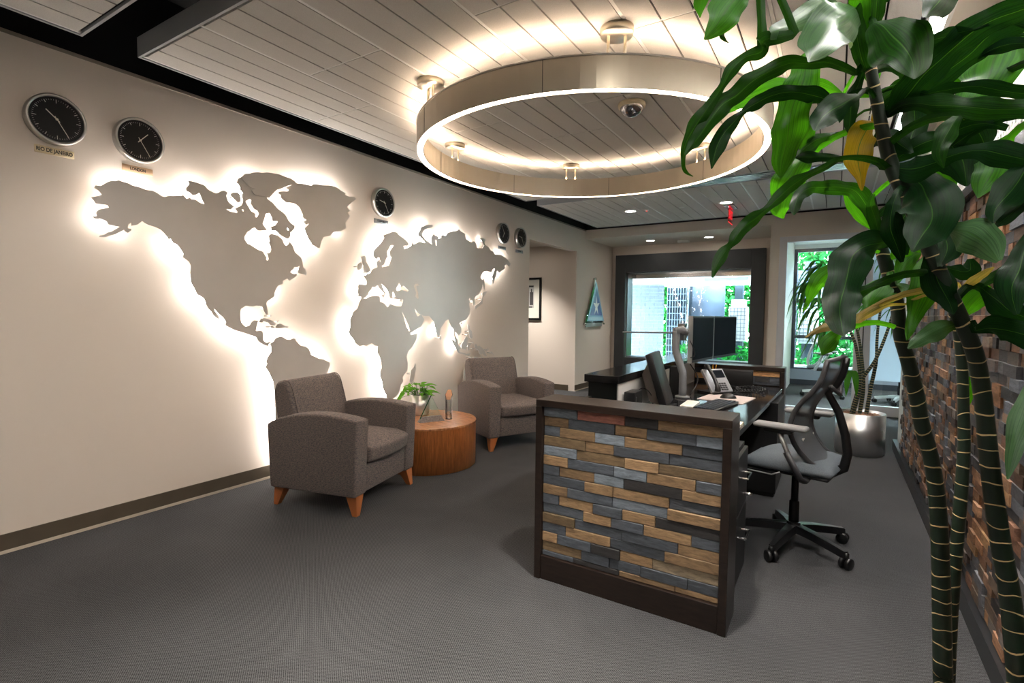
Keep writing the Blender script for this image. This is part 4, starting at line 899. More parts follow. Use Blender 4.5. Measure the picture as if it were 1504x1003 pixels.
ed = MB(); ed.tube([(-.10, 0, .03), (0, 0, .225)], .0042, 4, smooth=False); ed.build('green_edge', mat('glass_edge', (20, 84, 50), .1), tw)
cp_ = thing('crystal_award', 'tall clear crystal column award with a sloped copper-tinted top on the round table', 'award', (-2.865, 3.55, ZTB), .5)
CRY = NT('crystal'); g = CRY.n('ShaderNodeBsdfPrincipled'); g.inputs['Transmission Weight'].default_value = 1; g.inputs['Roughness'].default_value = 0; g.inputs['IOR'].default_value = 1.5; CRY.l(g.outputs[0], CRY.out.inputs[0])
q = MB(); n = 6; lo = [(.03*math.cos(2*PI*k/n), .03*math.sin(2*PI*k/n), .0) for k in range(n)]; hi = [(x*1.15, y*1.15, .215+.045*(y/.03)) for x, y, z in lo]
q.add(lo+hi, [tuple(reversed(range(n))), tuple(range(n, 2*n))]+[(i, (i+1) % n, n+(i+1) % n, n+i) for i in range(n)]); q.build('crystal', CRY.m, cp_)
q = MB(); q.add([(x*.86, y*.86, z+.0012+.0) for x, y, z in hi]+[(x*.86, y*.86, z+.0026) for x, y, z in hi], [tuple(reversed(range(n))), tuple(range(n, 2*n))]+[(i, (i+1) % n, n+(i+1) % n, n+i) for i in range(n)]); q.build('etched_top', mat('copper_tint', (196, 150, 118), .3, metal=.4), cp_)

# ------------------------------------------------------------------ picture and plaque
pf = thing('framed_picture', 'black framed print with a white mat on the corridor wall', 'picture', (-4.74, 8.058, 1.585))
FY = .62/2; q = MB(); W_, H_ = .315, .375
q.box((-W_, -.024, -H_), (W_, 0, -H_+.035)); q.box((-W_, -.024, H_-.035), (W_, 0, H_)); q.box((-W_, -.024, -H_+.035), (-W_+.035, 0, H_-.035)); q.box((W_-.035, -.024, -H_+.035), (W_, 0, H_-.035)); q.build('frame', mat('black_frame', (16, 15, 15), .4), pf)
mtb = B((-W_+.035, -.014, -H_+.035), (W_-.035, -.001, H_-.035)).build('mat_board', mat('mat_board', (214, 212, 202), .8), pf)
q = MB(); q.box((-.17, -.0155, -.16), (.17, -.0141, .24)); pr = q.build('print', mat('print_grey', (178, 176, 172), .7), pf)
q = MB()
for sx in (-1, 1):
    q.box((sx*.12-.035, -.0168, -.11), (sx*.12+.035, -.0156, .12)); q.box((sx*.12-.012, -.0168, .12), (sx*.12+.012, -.0156, .18))
q.box((-.16, -.0168, .205), (.16, -.0156, .235)); q.box((-.045, -.0168, -.11), (.045, -.0156, .16)); q.box((-.14, -.0168, -.155), (.14, -.0156, -.135)); q.build('drawing', mat('print_dark', (62, 60, 62), .7), pr)
pl_ = thing('triangle_plaque', 'tall triangular blue acrylic plaque with a white star on the far left wall', 'plaque', (WX+.003, 8.80, 1.0))
def tri(y0, y1, z0, z1, x0, x1, name, m, par):
    q = MB(); ym = (y0+y1)/2; q.add([(x0, y0, z0), (x0, y1, z0), (x0, ym, z1), (x1, y0, z0), (x1, y1, z0), (x1, ym, z1)], [(0, 1, 2), (5, 4, 3), (0, 3, 4, 1), (1, 4, 5, 2), (2, 5, 3, 0)]); return q.build(name, m, par)
tri(-.44, .42, .17, .95, .035, .041, 'acrylic_sheet', GREENGL, pl_)
tri(-.36, .42, .20, .92, .0415, .043, 'pale_blue_panel', mat('pale_blue', (126, 176, 208), .3), pl_)
tri(-.24, .32, .30, .80, .0435, .0448, 'blue_panel', mat('royal_blue', (36, 66, 148), .3), pl_)
q = MB(); st_ = []
for k in range(10):
    a = PI/2+2*PI*k/10; rr = .17 if k % 2 == 0 else .055; st_.append((.0455, .04+rr*math.cos(a)*.9, .47+rr*math.sin(a)*1.15))
q.add(st_, [tuple(range(10))]); q.build('star', mat('plaque_white', (226, 228, 232), .4), pl_)
q = MB(); q.box((.0432, -.30, .215), (.0444, .34, .27)); q.build('caption_bar', mat('plaque_caption', (176, 214, 232), .4), pl_)
q = MB(); q.box((.002, -.36, .10), (.03, .36, .17)); q.build('bracket_bar', mat('plaque_grey', (140, 144, 148), .4), pl_)
for yy, zz in ((-.42, .15), (.42, .15), (0, .965)): MB().lathe([(0, .05), (.018, .05), (.018, 0), (0, 0)], (.0, yy, zz), 16, Matrix(((0, 0, 1), (1, 0, 0), (0, 1, 0)))).build('standoff', CHROME, pl_)
# ================================================================== the big dracaena in front
LEAF = leaf_mat('dracaena_leaf', (14, 38, 12), (24, 60, 16), .34, .25)
LEAFB = leaf_mat('dracaena_leaf_bright', (30, 74, 14), (48, 100, 20), .5, .3)  # brighter green, more translucent blades
LEAFD = leaf_mat('dracaena_leaf_dark', (9, 28, 14), (16, 44, 18), .25, .22, .06)  # darker green, less translucent blades
LEAFG = leaf_mat('dracaena_leaf_glossy', (38, 66, 38), (60, 90, 56), .2, .16)
LEAFY = leaf_mat('dracaena_leaf_yellow', (104, 86, 14), (124, 102, 20), .4, .4)
LEAFT = leaf_mat('dracaena_leaf_dry', (150, 126, 88), (104, 104, 60), .25, .5)
CANE = cane_mat('ringed_cane', .040, .07)
dp = thing('dracaena_plant', 'tall dracaena with ringed green canes and broad glossy leaves nearest the camera', 'plant', (.285, 1.33, 0))
INV = Matrix.Translation((-.285, -1.33, 0))
CPTS = []
def cane(px, dep, base, ws, mb_name='cane', m=None, down_=True):
    P = [(u, v, d, w) for (u, v), d, w in zip(px, dep, ws)]
    P = smooth_pts(P, 5)
    pts = [INV @ deep(u, v, d) for u, v, d, w in P]; rs = [w*d/FPX for u, v, d, w in P]
    # carry the cane down into the pot
    CPTS.extend([p.copy() for p in pts])
    a = pts[0]; b = Vector(base); down = [b, b.lerp(a, .5)+Vector((0, 0, 0))]
    if down_: pts = down+pts; rs = [rs[0]*1.1, rs[0]*1.05]+rs
    return MB().tube(pts, rs, 14).build(mb_name, m or CANE, dp)
cane([(1497,1005),(1484,880),(1470,800),(1457,710),(1449,640),(1443,580),(1432,520),(1410,466),(1385,411),(1360,355),(1334,294),(1312,250),(1299,205),(1288,150),(1278,95),(1270,40),(1262,-25)],
     [1.13]*9+[1.15]*8, (.02, -.05, .30), [14,13,12.5,12,11.5,11,11,10.5,10,10,10,10,9,8,7.5,6,5])
cane([(1385,1005),(1383,900),(1381,810),(1377,740),(1369,680),(1354,624),(1345,576),(1333,528),(1322,491),(1318,449),(1309,415),(1300,384),(1292,355),(1286,320),(1280,290)],
     [1.36]*15, (-.05, .05, .30), [12,11.5,11,10.5,10,10,10,9.5,9,9,9,9,8,6,5])
cane([(1393,1005),(1396,930),(1401,850),(1407,780),(1412,720),(1416,650),(1415,590),(1413,540),(1409,500),(1402,470),(1396,440)], [1.46]*11, (.04, .08, .30), [8,8,8,8,8,7.5,7,7,6.5,6,5])
cane([(1578,1005),(1572,850),(1566,700),(1562,560),(1556,440),(1548,340),(1540,260),(1534,180),(1530,100),(1530,30)], [1.02]*10, (.07, -.02, .30), [13,12,12,11,11,10,10,9,8,6])
cane([(1270,20),(1258,-40),(1225,-90),(1180,-100),(1135,-75),(1112,-48)], [1.15,1.15,1.13,1.1,1.08,1.06], (0, 0, 0), [6,6,6,5.5,5,4.5], 'branch', None, False)
def leaf(path, d0, d1, m, roll=0., fold=.28, wave=0., seed=0):
    r = random.Random(seed); P = smooth_pts(path, 6); n = len(P); vs = []; uv = []; fs = []; pts = []
    for i, (u, v, w) in enumerate(P):
        t = i/(n-1); d = d0+(d1-d0)*t; pts.append((INV @ deep(u, v, d), max(.0006, abs(w)*d/FPX)))
    q0 = pts[0][0]; nr = min(CPTS, key=lambda c: (c-q0).length)
    if .004 < (nr-q0).length < .32:
        w0 = max(.003, min(.008, pts[0][1])); pts = [(nr.lerp(q0, k/5)+Vector((0, 0, .02*math.sin(PI*k/5))), w0) for k in range(5)]+pts; n = len(pts)
    view = [(p-(INV @ CAM)).normalized() for p, w in pts]; L = 0; ph = r.uniform(0, 6)
    K = 8
    for i, (p, w) in enumerate(pts):
        t = (pts[min(i+1, n-1)][0]-pts[max(i-1, 0)][0]).normalized()
        if i: L += (p-pts[i-1][0]).length
        s = t.cross(view[i]); s = s.normalized() if s.length > 1e-4 else CR.copy()
        nn = s.cross(t).normalized()
        a = roll+.25*math.sin(ph+i*.35); s2 = s*math.cos(a)+nn*math.sin(a); n2 = nn*math.cos(a)-s*math.sin(a)
        w *= 1+.10*math.sin(ph*2+i*.55)
        for k in range(K+1):
            q = -1+2*k/K
            off = s2*(w*q/max(.75, math.cos(a))) + n2*(-fold*w*(1-abs(q))**1.0 + .10*w*math.sin(ph+i*.9+q*2)*abs(q))
            vs.append(p+off); uv.append(((q+1)/2, L*4+.01))
    fs = [(i*(K+1)+k, i*(K+1)+k+1, (i+1)*(K+1)+k+1, (i+1)*(K+1)+k) for i in range(n-1) for k in range(K)]
    mb = MB(); mb.add(vs, fs, True, uv); return mb.build('leaf', m, dp)
LV = [
 (LEAFB, 1.05, 1.0, [(1108,-40,6),(1085,-10,22),(1065,16,24),(1048,40,15),(1034,58,1)]),
 (LEAFB, 1.1, 1.1, [(1035,-25,8),(1030,0,10),(1028,26,1)]),
 (LEAF, 1.1, 1.1, [(1066,30,5),(1060,50,4),(1064,58,2),(1070,63,.6)]),
 (LEAFG, 1.15, 1.0, [(1240,24,3),(1222,12,10),(1205,10,14),(1178,28,16),(1150,42,12),(1130,50,8)]),
 (LEAF, 1.0, 1.05, [(1168,50,6),(1145,55,8),(1125,58,12),(1119,64,8)]),
 (LEAF, 1.05, 1.15, [(1120,60,8),(1118,75,9),(1095,84,8),(1075,102,9),(1062,124,6),(1052,140,6),(1040,158,9),(1022,182,10),(1010,205,7),(1004,225,4),(1004,245,3),(1009,254,2),(1018,259,.6)]),
 (LEAF, 1.15, 1.1, [(1258,108,4),(1235,97,6),(1212,91,8),(1188,93,8),(1160,92,10),(1130,105,12),(1100,122,13),(1080,140,13),(1060,155,14),(1040,180,12),(1022,205,9),(1012,218,5),(1006,228,1)]),
 (LEAFG, 1.15, .95, [(1262,14,4),(1250,20,22),(1235,32,34),(1215,50,36),(1200,70,24),(1187,91,1)]),
 (LEAFB, 1.25, 1.2, [(1195,76,8),(1186,92,17),(1180,115,23),(1170,145,23),(1162,175,23),(1156,205,21),(1150,235,15),(1147,262,1)]),
 (LEAFB, 1.3, 1.3, [(1238,140,2),(1215,128,8),(1195,123,7),(1160,125,9),(1130,130,13),(1105,140,14),(1085,152,10),(1068,166,1)]),
 (LEAFD, 1.2, 1.15, [(1230,155,3),(1205,142,10),(1180,137,11),(1155,136,10),(1130,141,10),(1110,152,9),(1092,164,5),(1080,176,7),(1064,195,12),(1052,220,10),(1045,248,1)]),
 (LEAFD, 1.1, .98, [(1262,140,3),(1245,148,12),(1225,160,20),(1208,175,18),(1196,192,2)]),
 (LEAFB, 1.25, 1.25, [(1196,176,4),(1188,190,11),(1180,205,10),(1174,220,1)]),
 (LEAF, 1.25, 1.25, [(1240,194,1.5),(1218,200,5),(1200,205,9),(1184,217,11),(1170,232,2)]),
 (LEAFD, 1.25, 1.2, [(1265,236,3),(1235,233,4),(1205,231,7),(1185,231,8),(1168,232,1)]),
 (LEAF, 1.15, 1.0, [(1302,248,7),(1290,238,6),(1265,232,4),(1235,233,4),(1210,246,5),(1185,258,6),(1162,272,9),(1145,288,9),(1128,305,5),(1112,318,8),(1096,330,10),(1082,346,9),(1072,360,5),(1062,372,8),(1052,390,7),(1046,408,1)]),
 (LEAFB, 1.3, 1.3, [(1182,232,10),(1170,248,18),(1158,268,22),(1150,290,18),(1146,308,12),(1151,321,1)]),
 (LEAF, 1.3, 1.2, [(1288,338,7),(1275,305,10),(1258,282,12),(1235,276,10),(1210,275,10),(1190,276,9),(1174,288,9),(1167,305,7),(1166,316,1)]),
 (LEAFB, 1.32, 1.32, [(1240,278,3),(1252,296,9),(1262,315,9),(1280,337,1)]),
 (LEAFY, 1.2, 1.15, [(1282,178,3),(1270,192,16),(1262,215,20),(1260,240,15),(1264,262,7),(1266,280,1)]),
 (LEAF, 1.15, 1.1, [(1274,105,7),(1264,75,12),(1258,45,11),(1260,20,7),(1264,4,1)]),
 (LEAF, 1.15, 1.1, [(1284,50,4),(1284,30,10),(1287,5,14),(1292,-25,10)]),
 (LEAFB, 1.15, 1.1, [(1276,60,4),(1268,30,10),(1262,0,12),(1256,-25,8)]),
 (LEAF, 1.1, .95, [(1283,34,4),(1300,45,26),(1320,66,36),(1336,92,26),(1343,116,1)]),
 (LEAFB, 1.22, 1.22, [(1270,45,6),(1276,70,13),(1281,100,14),(1284,130,1)]),
 (LEAFD, 1.05, .95, [(1398,-30,8),(1385,-8,24),(1372,10,20),(1358,26,3)]),
 (LEAF, 1.2, 1.15, [(1290,150,2.5),(1305,140,8),(1320,126,10),(1337,114,1)]),
 (LEAFD, 1.0, 1.1, [(1430,44,2),(1405,48,9),(1380,56,10),(1352,63,4)]),
 (LEAFD, 1.15, .95, [(1302,172,5),(1322,148,14),(1345,122,22),(1368,98,22),(1395,72,20),(1425,48,19),(1460,28,20),(1500,12,16),(1530,5,10)]),
 (LEAFD, 1.2, 1.0, [(1352,142,3),(1372,124,10),(1398,100,17),(1425,78,18),(1455,52,18),(1490,32,18),(1525,22,14)]),
 (LEAFB, 1.2, 1.2, [(1364,134,2),(1385,122,10),(1402,110,13),(1424,92,2)]),
 (LEAFB, 1.15, 1.1, [(1486,48,20),(1472,78,33),(1456,110,33),(1436,138,26),(1420,158,8)]),
 (LEAFD, 1.1, 1.0, [(1362,138,4),(1385,132,8),(1412,128,8),(1440,127,9),(1475,132,11),(1515,138,9)]),
 (LEAF, 1.15, .95, [(1300,172,4),(1320,158,8),(1345,152,10),(1372,154,15),(1405,157,15),(1440,159,15),(1475,160,15),(1515,160,13)]),
 (LEAFD, 1.1, 1.0, [(1436,84,2),(1460,72,8),(1490,64,9),(1515,63,7)]),
 (LEAF, 1.0, 1.0, [(1408,170,6),(1396,186,12),(1386,205,13),(1380,225,9),(1386,247,1)]),
 (LEAFD, 1.2, 1.1, [(1312,236,4),(1332,222,13),(1358,210,14),(1385,200,10),(1420,185,9),(1450,182,7),(1480,188,4)]),
 (LEAFD, 1.15, .98, [(1312,246,6),(1340,250,17),(1370,240,16),(1400,228,9),(1435,222,12),(1470,226,18),(1515,236,18)]),
 (LEAFD, 1.2, .92, [(1320,268,5),(1338,266,14),(1356,276,28),(1364,300,36),(1364,325,34),(1352,350,20),(1340,370,2)]),
 (LEAFB, 1.15, 1.1, [(1474,214,14),(1466,232,24),(1456,254,22),(1446,274,14),(1437,291,1)]),
 (LEAFD, 1.0, .95, [(1520,228,12),(1500,258,20),(1478,288,20),(1462,310,12),(1459,328,1)]),
 (LEAFD, 1.0, .95, [(1520,284,8),(1495,305,10),(1475,322,8),(1460,335,1)]),
 (LEAFD, 1.2, 1.15, [(1398,215,14),(1410,235,24),(1418,255,18),(1420,274,1)]),
 (LEAFB, 1.25, 1.2, [(1364,246,3),(1382,254,12),(1394,264,12),(1404,276,1)]),
 (LEAFG, 1.05, .92, [(1388,334,4),(1405,338,14),(1428,345,25),(1450,358,24),(1468,384,4)]),
 (LEAFD, .98, .9, [(1520,335,6),(1507,365,14),(1497,395,20),(1488,425,20),(1494,462,3)]),
 (LEAF, 1.15, 1.1, [(1440,420,3),(1458,408,8),(1480,398,9),(1512,384,7)]),
 (LEAFB, 1.2, 1.15, [(1412,464,4),(1424,448,14),(1440,434,13),(1454,420,2)]),
 (LEAFD, 1.15, 1.1, [(1444,424,6),(1462,440,14),(1482,456,16),(1515,468,14)]),
 (LEAFD, 1.1, 1.0, [(1432,486,5),(1455,480,13),(1480,484,18),(1515,494,20)]),
 (LEAFG, 1.15, 1.05, [(1408,476,4),(1390,480,11),(1368,490,13),(1348,502,9),(1333,512,1)]),
 (LEAFB, 1.25, 1.2, [(1372,370,6),(1362,395,17),(1356,425,18),(1347,455,12),(1338,480,7),(1332,500,1)]),
 (LEAFD, 1.15, 1.1, [(1370,372,8),(1372,400,18),(1382,425,18),(1394,448,10),(1400,462,1)]),
 (LEAFD, 1.2, .85, [(1306,358,6),(1290,356,14),(1268,364,24),(1250,382,26),(1241,410,25),(1236,440,23),(1234,465,22),(1236,484,13),(1240,494,1)]),
 (LEAFB, 1.3, 1.3, [(1246,388,3),(1225,394,9),(1205,408,11),(1194,424,10),(1188,440,4),(1184,450,3),(1179,457,.6)]),
 (LEAFT, 1.25, 1.15, [(1245,474,4),(1225,478,6),(1202,485,5),(1182,496,.6)]),
 (LEAFT, 1.25, 1.15, [(1330,447,1.5),(1305,448,3),(1285,455,6),(1266,466,6),(1256,474,1)]),
 (LEAFB, 1.3, 1.25, [(1306,412,4),(1292,420,14),(1280,436,18),(1274,452,3)]),
 (LEAFB, 1.35, 1.3, [(1352,372,2),(1338,380,12),(1326,395,12),(1319,416,1)]),
 (LEAFB, 1.35, 1.3, [(1346,374,4),(1334,372,10),(1322,368,12),(1318,360,2)]),
 (LEAFB, 1.35, 1.3, [(1312,430,4),(1305,440,8),(1298,452,1)]),
 (LEAF, 1.2, 1.15, [(1252,438,8),(1262,430,8),(1280,422,4),(1308,416,2)]),
 (LEAFB, 1.3, 1.25, [(1236,487,4),(1224,497,11),(1214,508,11),(1206,521,1)]),
 (LEAFG, 1.3, 1.25, [(1318,418,2),(1330,424,8),(1337,434,7),(1336,446,1)]),
 (LEAFB, 1.48, 1.45, [(1414,602,5),(1419,582,9),(1424,566,8),(1429,548,1)]),
 (LEAFG, 1.0, .92, [(1524,560,10),(1512,590,15),(1500,625,15),(1490,660,11),(1480,704,1)]),
 (LEAF, 1.3, 1.2, [(1290,342,8),(1284,322,8),(1278,300,6),(1283,285,2)]),
 (LEAFD, 1.1, 1.1, [(1312,300,10),(1310,330,14),(1318,360,12),(1325,385,2)]),
 (LEAFD, 1.25, 1.2, [(1345,300,8),(1325,320,15),(1322,350,14),(1330,375,3)]),
 (LEAFD, 1.2, 1.2, [(1262,120,6),(1250,150,10),(1248,180,8),(1246,195,1)]),
 (LEAFD, 1.2, 1.15, [(1292,200,8),(1310,205,16),(1325,215,12),(1340,225,2)]),
 (LEAFD, 1.25, 1.2, [(1405,165,16),(1425,180,20),(1440,200,18),(1450,220,3)]),
 (LEAFD, 1.25, 1.2, [(1335,118,10),(1345,150,16),(1345,180,18),(1335,210,14),(1318,236,4)]),
 (LEAFT, 1.15, 1.1, [(1412,425,2),(1430,412,6),(1445,402,5),(1460,392,1)]),
 (LEAFD, 1.3, 1.3, [(1395,395,4),(1412,400,12),(1425,396,12),(1425,380,4)]),
 (LEAFD, 1.2, 1.1, [(1372,330,10),(1386,348,18),(1390,370,16),(1380,392,3)]),
]
for i, (m, d0, d1, path) in enumerate(LV): leaf(path, d0, d1, m, roll=random.Random(i).uniform(-.4, .4), seed=i)
PSTEEL = brushed('planter_steel', (226, 226, 226), .36, (1, 1, 40))
def planter(par, R, H):
    MB().lathe([(0, .0), (R-.01, .0), (R-.01, .02), (R, .022), (R, H), (R-.01, H), (R-.01, H-.03), (0, H-.03)], n=64).build('planter', PSTEEL, par)
    q = MB(); r = random.Random(2)
    for k in range(int(260*(R/.2)**2)):
        a, rr = r.uniform(0, 2*PI), (R-.025)*math.sqrt(r.random()); s = r.uniform(.008, .017)
        q.lathe([(0, s*.6), (s*.7, s*.4), (s, 0), (s*.7, -s*.4), (0, -s*.5)], (rr*math.cos(a), rr*math.sin(a), H-.025), 6, smooth=False)
    o = q.build('pebbles', mat('terracotta_pebbles', (168, 128, 104), .8, var=.5, scale=30), par); o['kind'] = 'stuff'
    MB().lathe([(0, H-.0299), (R-.011, H-.0299)], n=32).build('soil', mat('dark_soil', (34, 26, 20), .95), par)
planter(dp, .19, .33)

# ================================================================== the dracaena in the steel planter by the glass wall
bp = thing('dracaena_plant', 'smaller dracaena in a shiny steel cylinder planter by the glass partition', 'plant', (.235, 6.03, 0))
planter(bp, .205, .40)
I2 = Matrix.Translation((-.235, -6.03, 0))
CANE2 = cane_mat('ringed_cane_slim', .024)
def gpt(u, v, y): return I2 @ on(1, y, u, v)
canes = [[(1250,608),(1265,560),(1285,530),(1302,490),(1312,455),(1315,420)], [(1262,608),(1268,570),(1266,530),(1262,500),(1255,470),(1240,430)], [(1272,608),(1280,565),(1287,530),(1288,500),(1291,470),(1296,440)], [(1252,608),(1262,570),(1262,540),(1256,505),(1245,480),(1225,455),(1210,430)]]
ys = [6.0, 6.05, 6.1, 5.98]
tips = []
for c, y in zip(canes, ys):
    P = [gpt(u, v, y) for u, v in c]; P[0] = Vector((P[0].x, P[0].y, .36)); pts = smooth_pts([tuple(p) for p in P], 5)
    n = len(pts); MB().tube(pts, [.019-.010*i/(n-1) for i in range(n)], 10).build('cane', CANE2, bp); tips.append(Vector(pts[-1]))
BL = leaf_mat('slim_leaf', (34, 78, 36), (58, 112, 52), .45, .3)
def arc_leaf(base, ang, el, L, W, m, par, droop=1.0):
    h = Vector((math.cos(ang), math.sin(ang), 0)); s = Vector((-math.sin(ang), math.cos(ang), 0)); vs = []; uv = []; n = 9
    for i in range(n):
        t = i/(n-1); x = L*t*math.cos(el)*(1-.25*t*droop); z = L*(t*math.sin(el)-droop*.75*t*t)
        w = W*math.sin(PI*min(1, .08+t*.92))**.7*.5 if t < 1 else .0004
        c = base+h*x+Vector((0, 0, z))
        for v in (-1, 0, 1): vs.append(c+s*(w*v)+Vector((0, 0, .25*w*abs(v)))); uv.append((.5+.5*v, t+.01))
    mb = MB(); mb.add(vs, [(i*3+j, i*3+j+1, (i+1)*3+j+1, (i+1)*3+j) for i in range(n-1) for j in range(2)], True, uv); return mb.build('leaf', m, par)
r = random.Random(5)
tips2 = [gpt(1222, 392, 6.0), gpt(1205, 410, 5.9), gpt(1322, 400, 6.5), gpt(1312, 375, 6.45), gpt(1292, 440, 6.2), gpt(1330, 440, 6.5)]
for a, b in ((tips[3], tips2[1]), (tips[1], tips2[0]), (tips[0], tips2[2]), (tips[2], tips2[4]), (tips[0], tips2[3])):
    MB().tube(smooth_pts([tuple(a), tuple((a+b)/2+Vector((.02, 0, -.02))), tuple(b)], 4), .007, 8).build('branch', STEMG, bp)
cnt = 0
for tp_, k_ in ((tips2[0], 8), (tips2[1], 6), (tips2[2], 14), (tips2[3], 12), (tips2[4], 12), (tips2[5], 6)):
    for k in range(k_):
        an = r.uniform(0, 2*PI)
        if tp_.x+.235+.3*math.cos(an) > .53: an = r.uniform(.5*PI, 1.35*PI)
        arc_leaf(tp_+Vector((0, 0, r.uniform(-.10, .03))), an, r.uniform(-.1, 1.1), r.uniform(.24, .42), r.uniform(.026, .042), BL, bp, r.uniform(.8, 1.5)); cnt += 1
for (u, v) in ((1216, 388), (1204, 415), (1212, 445), (1228, 470)):
    for k in range(9): arc_leaf(gpt(u, v, 5.9)+Vector((0, 0, r.uniform(-.05, .05))), r.uniform(2.2, 4.4), r.uniform(-.2, .8), r.uniform(.32, .5), r.uniform(.034, .05), BL, bp, r.uniform(.9, 1.6))
for k in range(3): arc_leaf(gpt(1250, 545, 5.95), 4.0+k*.5, .3, .28, .06, LEAFB, bp, 1.5)
# ================================================================== glass room beyond the partition
GY = 8.43
wf = MB()
wf.box((-.73, GY, 0), (-.63, GY+.10, 2.46)); wf.box((-.63, GY, 2.38), (3.1, GY+.10, 2.46)); wf.box((.215, GY, .02), (.31, GY+.06, 2.38)); wf.box((.322, GY+.02, .02), (.40, GY+.08, 2.38))
wf.box((.40, GY+.02, .0), (1.45, GY+.08, .13)); wf.box((-.63, GY, 0), (.215, GY+.08, .03)); wf.box((1.37, GY+.02, .13), (1.45, GY+.08, 2.38))
w2 = struct('door_1', wf, mat('white_aluminium', (206, 208, 212), .35), bevel=.003, seg=1, smooth=False)
B((-.63, GY+.04, .03), (.215, GY+.05, 2.38)).build('glass_pane', GLASS, w2)
B((.40, GY+.04, .13), (1.37, GY+.05, .47)).build('lower_glass', GLASS, w2); B((.40, GY+.04, .47), (1.37, GY+.05, 2.38)).build('frosted_pane', FROST, w2)
MB().box((.31, GY, .02), (.322, GY+.08, 2.38)).build('dark_gap', BLACKM, w2)
B((1.45, GY, 0), (3.1, GY+.1, 2.46)).build('side_panel', WHITE, w2)
struct('wall_conference', B((-.85, 9.87, 0), (-.73, 11.6, 2.785)), WHITE)
struct('ceiling', B((-.73, 8.56, 2.70), (3.1, 11.7, 2.785)), WHITE)
struct('wall_conference', B((-.73, 11.5, 0), (3.1, 11.6, .30)), mat('sill_wall', (150, 158, 170), .6))
struct('wall_conference', B((-.73, 11.5, 2.62), (3.1, 11.6, 2.70)), WHITE)
struct('baseboard_conference', B((-.73, 11.49, 0), (3.1, 11.5, .1)), mat('dark_vinyl', (52, 56, 64), .5))
wr = MB()
for z0, z1 in ((.30, .33), (.90, .96), (1.59, 1.66), (2.56, 2.62)): wr.box((-.73, 11.50, z0), (3.1, 11.58, z1))
for x in (-.73, 1.0, 3.04): wr.box((x, 11.505, .33), (x+.06, 11.575, 2.56))
w3 = struct('window_2', wr, mat('window_bronze', (66, 72, 84), .4))
B((-.67, 11.54, .33), (3.04, 11.545, 2.56)).build('glass_pane', GLASS, w3)

# ================================================================== outside
struct('ground_outside', B((-14, 9.88, -.2), (-.851, 26, -.02)), mat('patio', (205, 205, 200), .8, spec=0.))
struct('ground_outside', B((-.85, 11.62, -.2), (10, 26, -.02)), mat('patio', (205, 205, 200), .8, spec=0.))
# painted brick side wall outside the recess window
pb = MB(); r = random.Random(9)
A_, D_ = Vector((-4.7, 11.2, 0)), Vector((-3.36, 11.95, 0)); t_ = (D_-A_).normalized(); nrm = Vector((t_.y, -t_.x, 0)); Lw = (D_-A_).length
for i in range(25):
    x = -.1 if i % 2 else 0
    while x < Lw:
        a, b = max(0, x), min(Lw, x+.195)
        if b-a > .02: pb.obb(A_+t_*(a+b)/2+Vector((0, 0, .04+i*.08)), t_*((b-a)/2-.006), nrm*(.012+r.uniform(0, .006)), (0, 0, .034))
        x += .2
bwl = thing('brick_wall', 'pale painted brick wall outside the dark framed window', 'wall', (0, 0, 0))
pb.build('bricks', mat('pale_painted_brick', (120, 136, 150), .8, spec=0., var=.2, scale=5), bwl)
MB().obb((A_+D_)/2+Vector((0, 0, 1.02))-nrm*.05, t_*Lw/2, nrm*.055, (0, 0, 1.02)).build('mortar_core', mat('white_mortar', (158, 170, 176), .8, spec=0.), bwl)
ov = MB(); ov.box((-6, 10.03, 2.11), (-.86, 12.9, 2.25)); ov.box((-6, 12.75, 2.02), (-.86, 12.9, 2.11))
tag(ov.build('porch_roof', mat('porch_white', (190, 198, 200), .7, spec=0.)), 'pale porch ceiling outside the dark framed window', 'roof')
pv = thing('porch_light_box', 'long grey light housing under the porch ceiling', 'light', (-2.0, 11.6, 2.11)); B((-.40, -.08, -.06), (.45, .10, 0)).build('housing', mat('grey_box', (160, 168, 172), .5, spec=0.), pv)
def post(x, y, w, h, lab, dark=True):
    t = thing('screened_pillar', lab, 'pillar', (x, y, -.02))
    m = mat('pillar_dark', (30, 38, 46), .6, spec=0.) if dark else mat('pillar_pale', (160, 160, 160), .6, spec=0.)
    B((-w/2, -w/2, 0), (w/2, w/2, h)).build('shaft', m, t)
    g = MB(); gm = mat('grille_wire', (110, 124, 136), .5, spec=0.) if dark else mat('grille_pale', (150, 156, 162), .5, spec=0.)
    n = int(w/.06)
    for k in range(n+1): g.box((-w/2+k*w/n-.005, -w/2-.012, .1), (-w/2+k*w/n+.005, -w/2-.004, h-.05))
    for k in range(int(h/.16)): g.box((-w/2, -w/2-.014, .1+k*.16), (w/2, -w/2-.002, .112+k*.16))
    g.build('lattice', gm, t); return t
post(-3.35, 13.4, .52, 2.2, 'dark lattice-covered pillar outside the dark framed window')
tag(B((-3.05, 13.35, -.02), (-2.30, 13.42, 2.1)).build('patio_screen', mat('slate_panel', (70, 82, 98), .5, spec=0., var=.35, scale=3)), 'blue-grey stone panel outside, right of the lattice-covered pillar', 'panel')
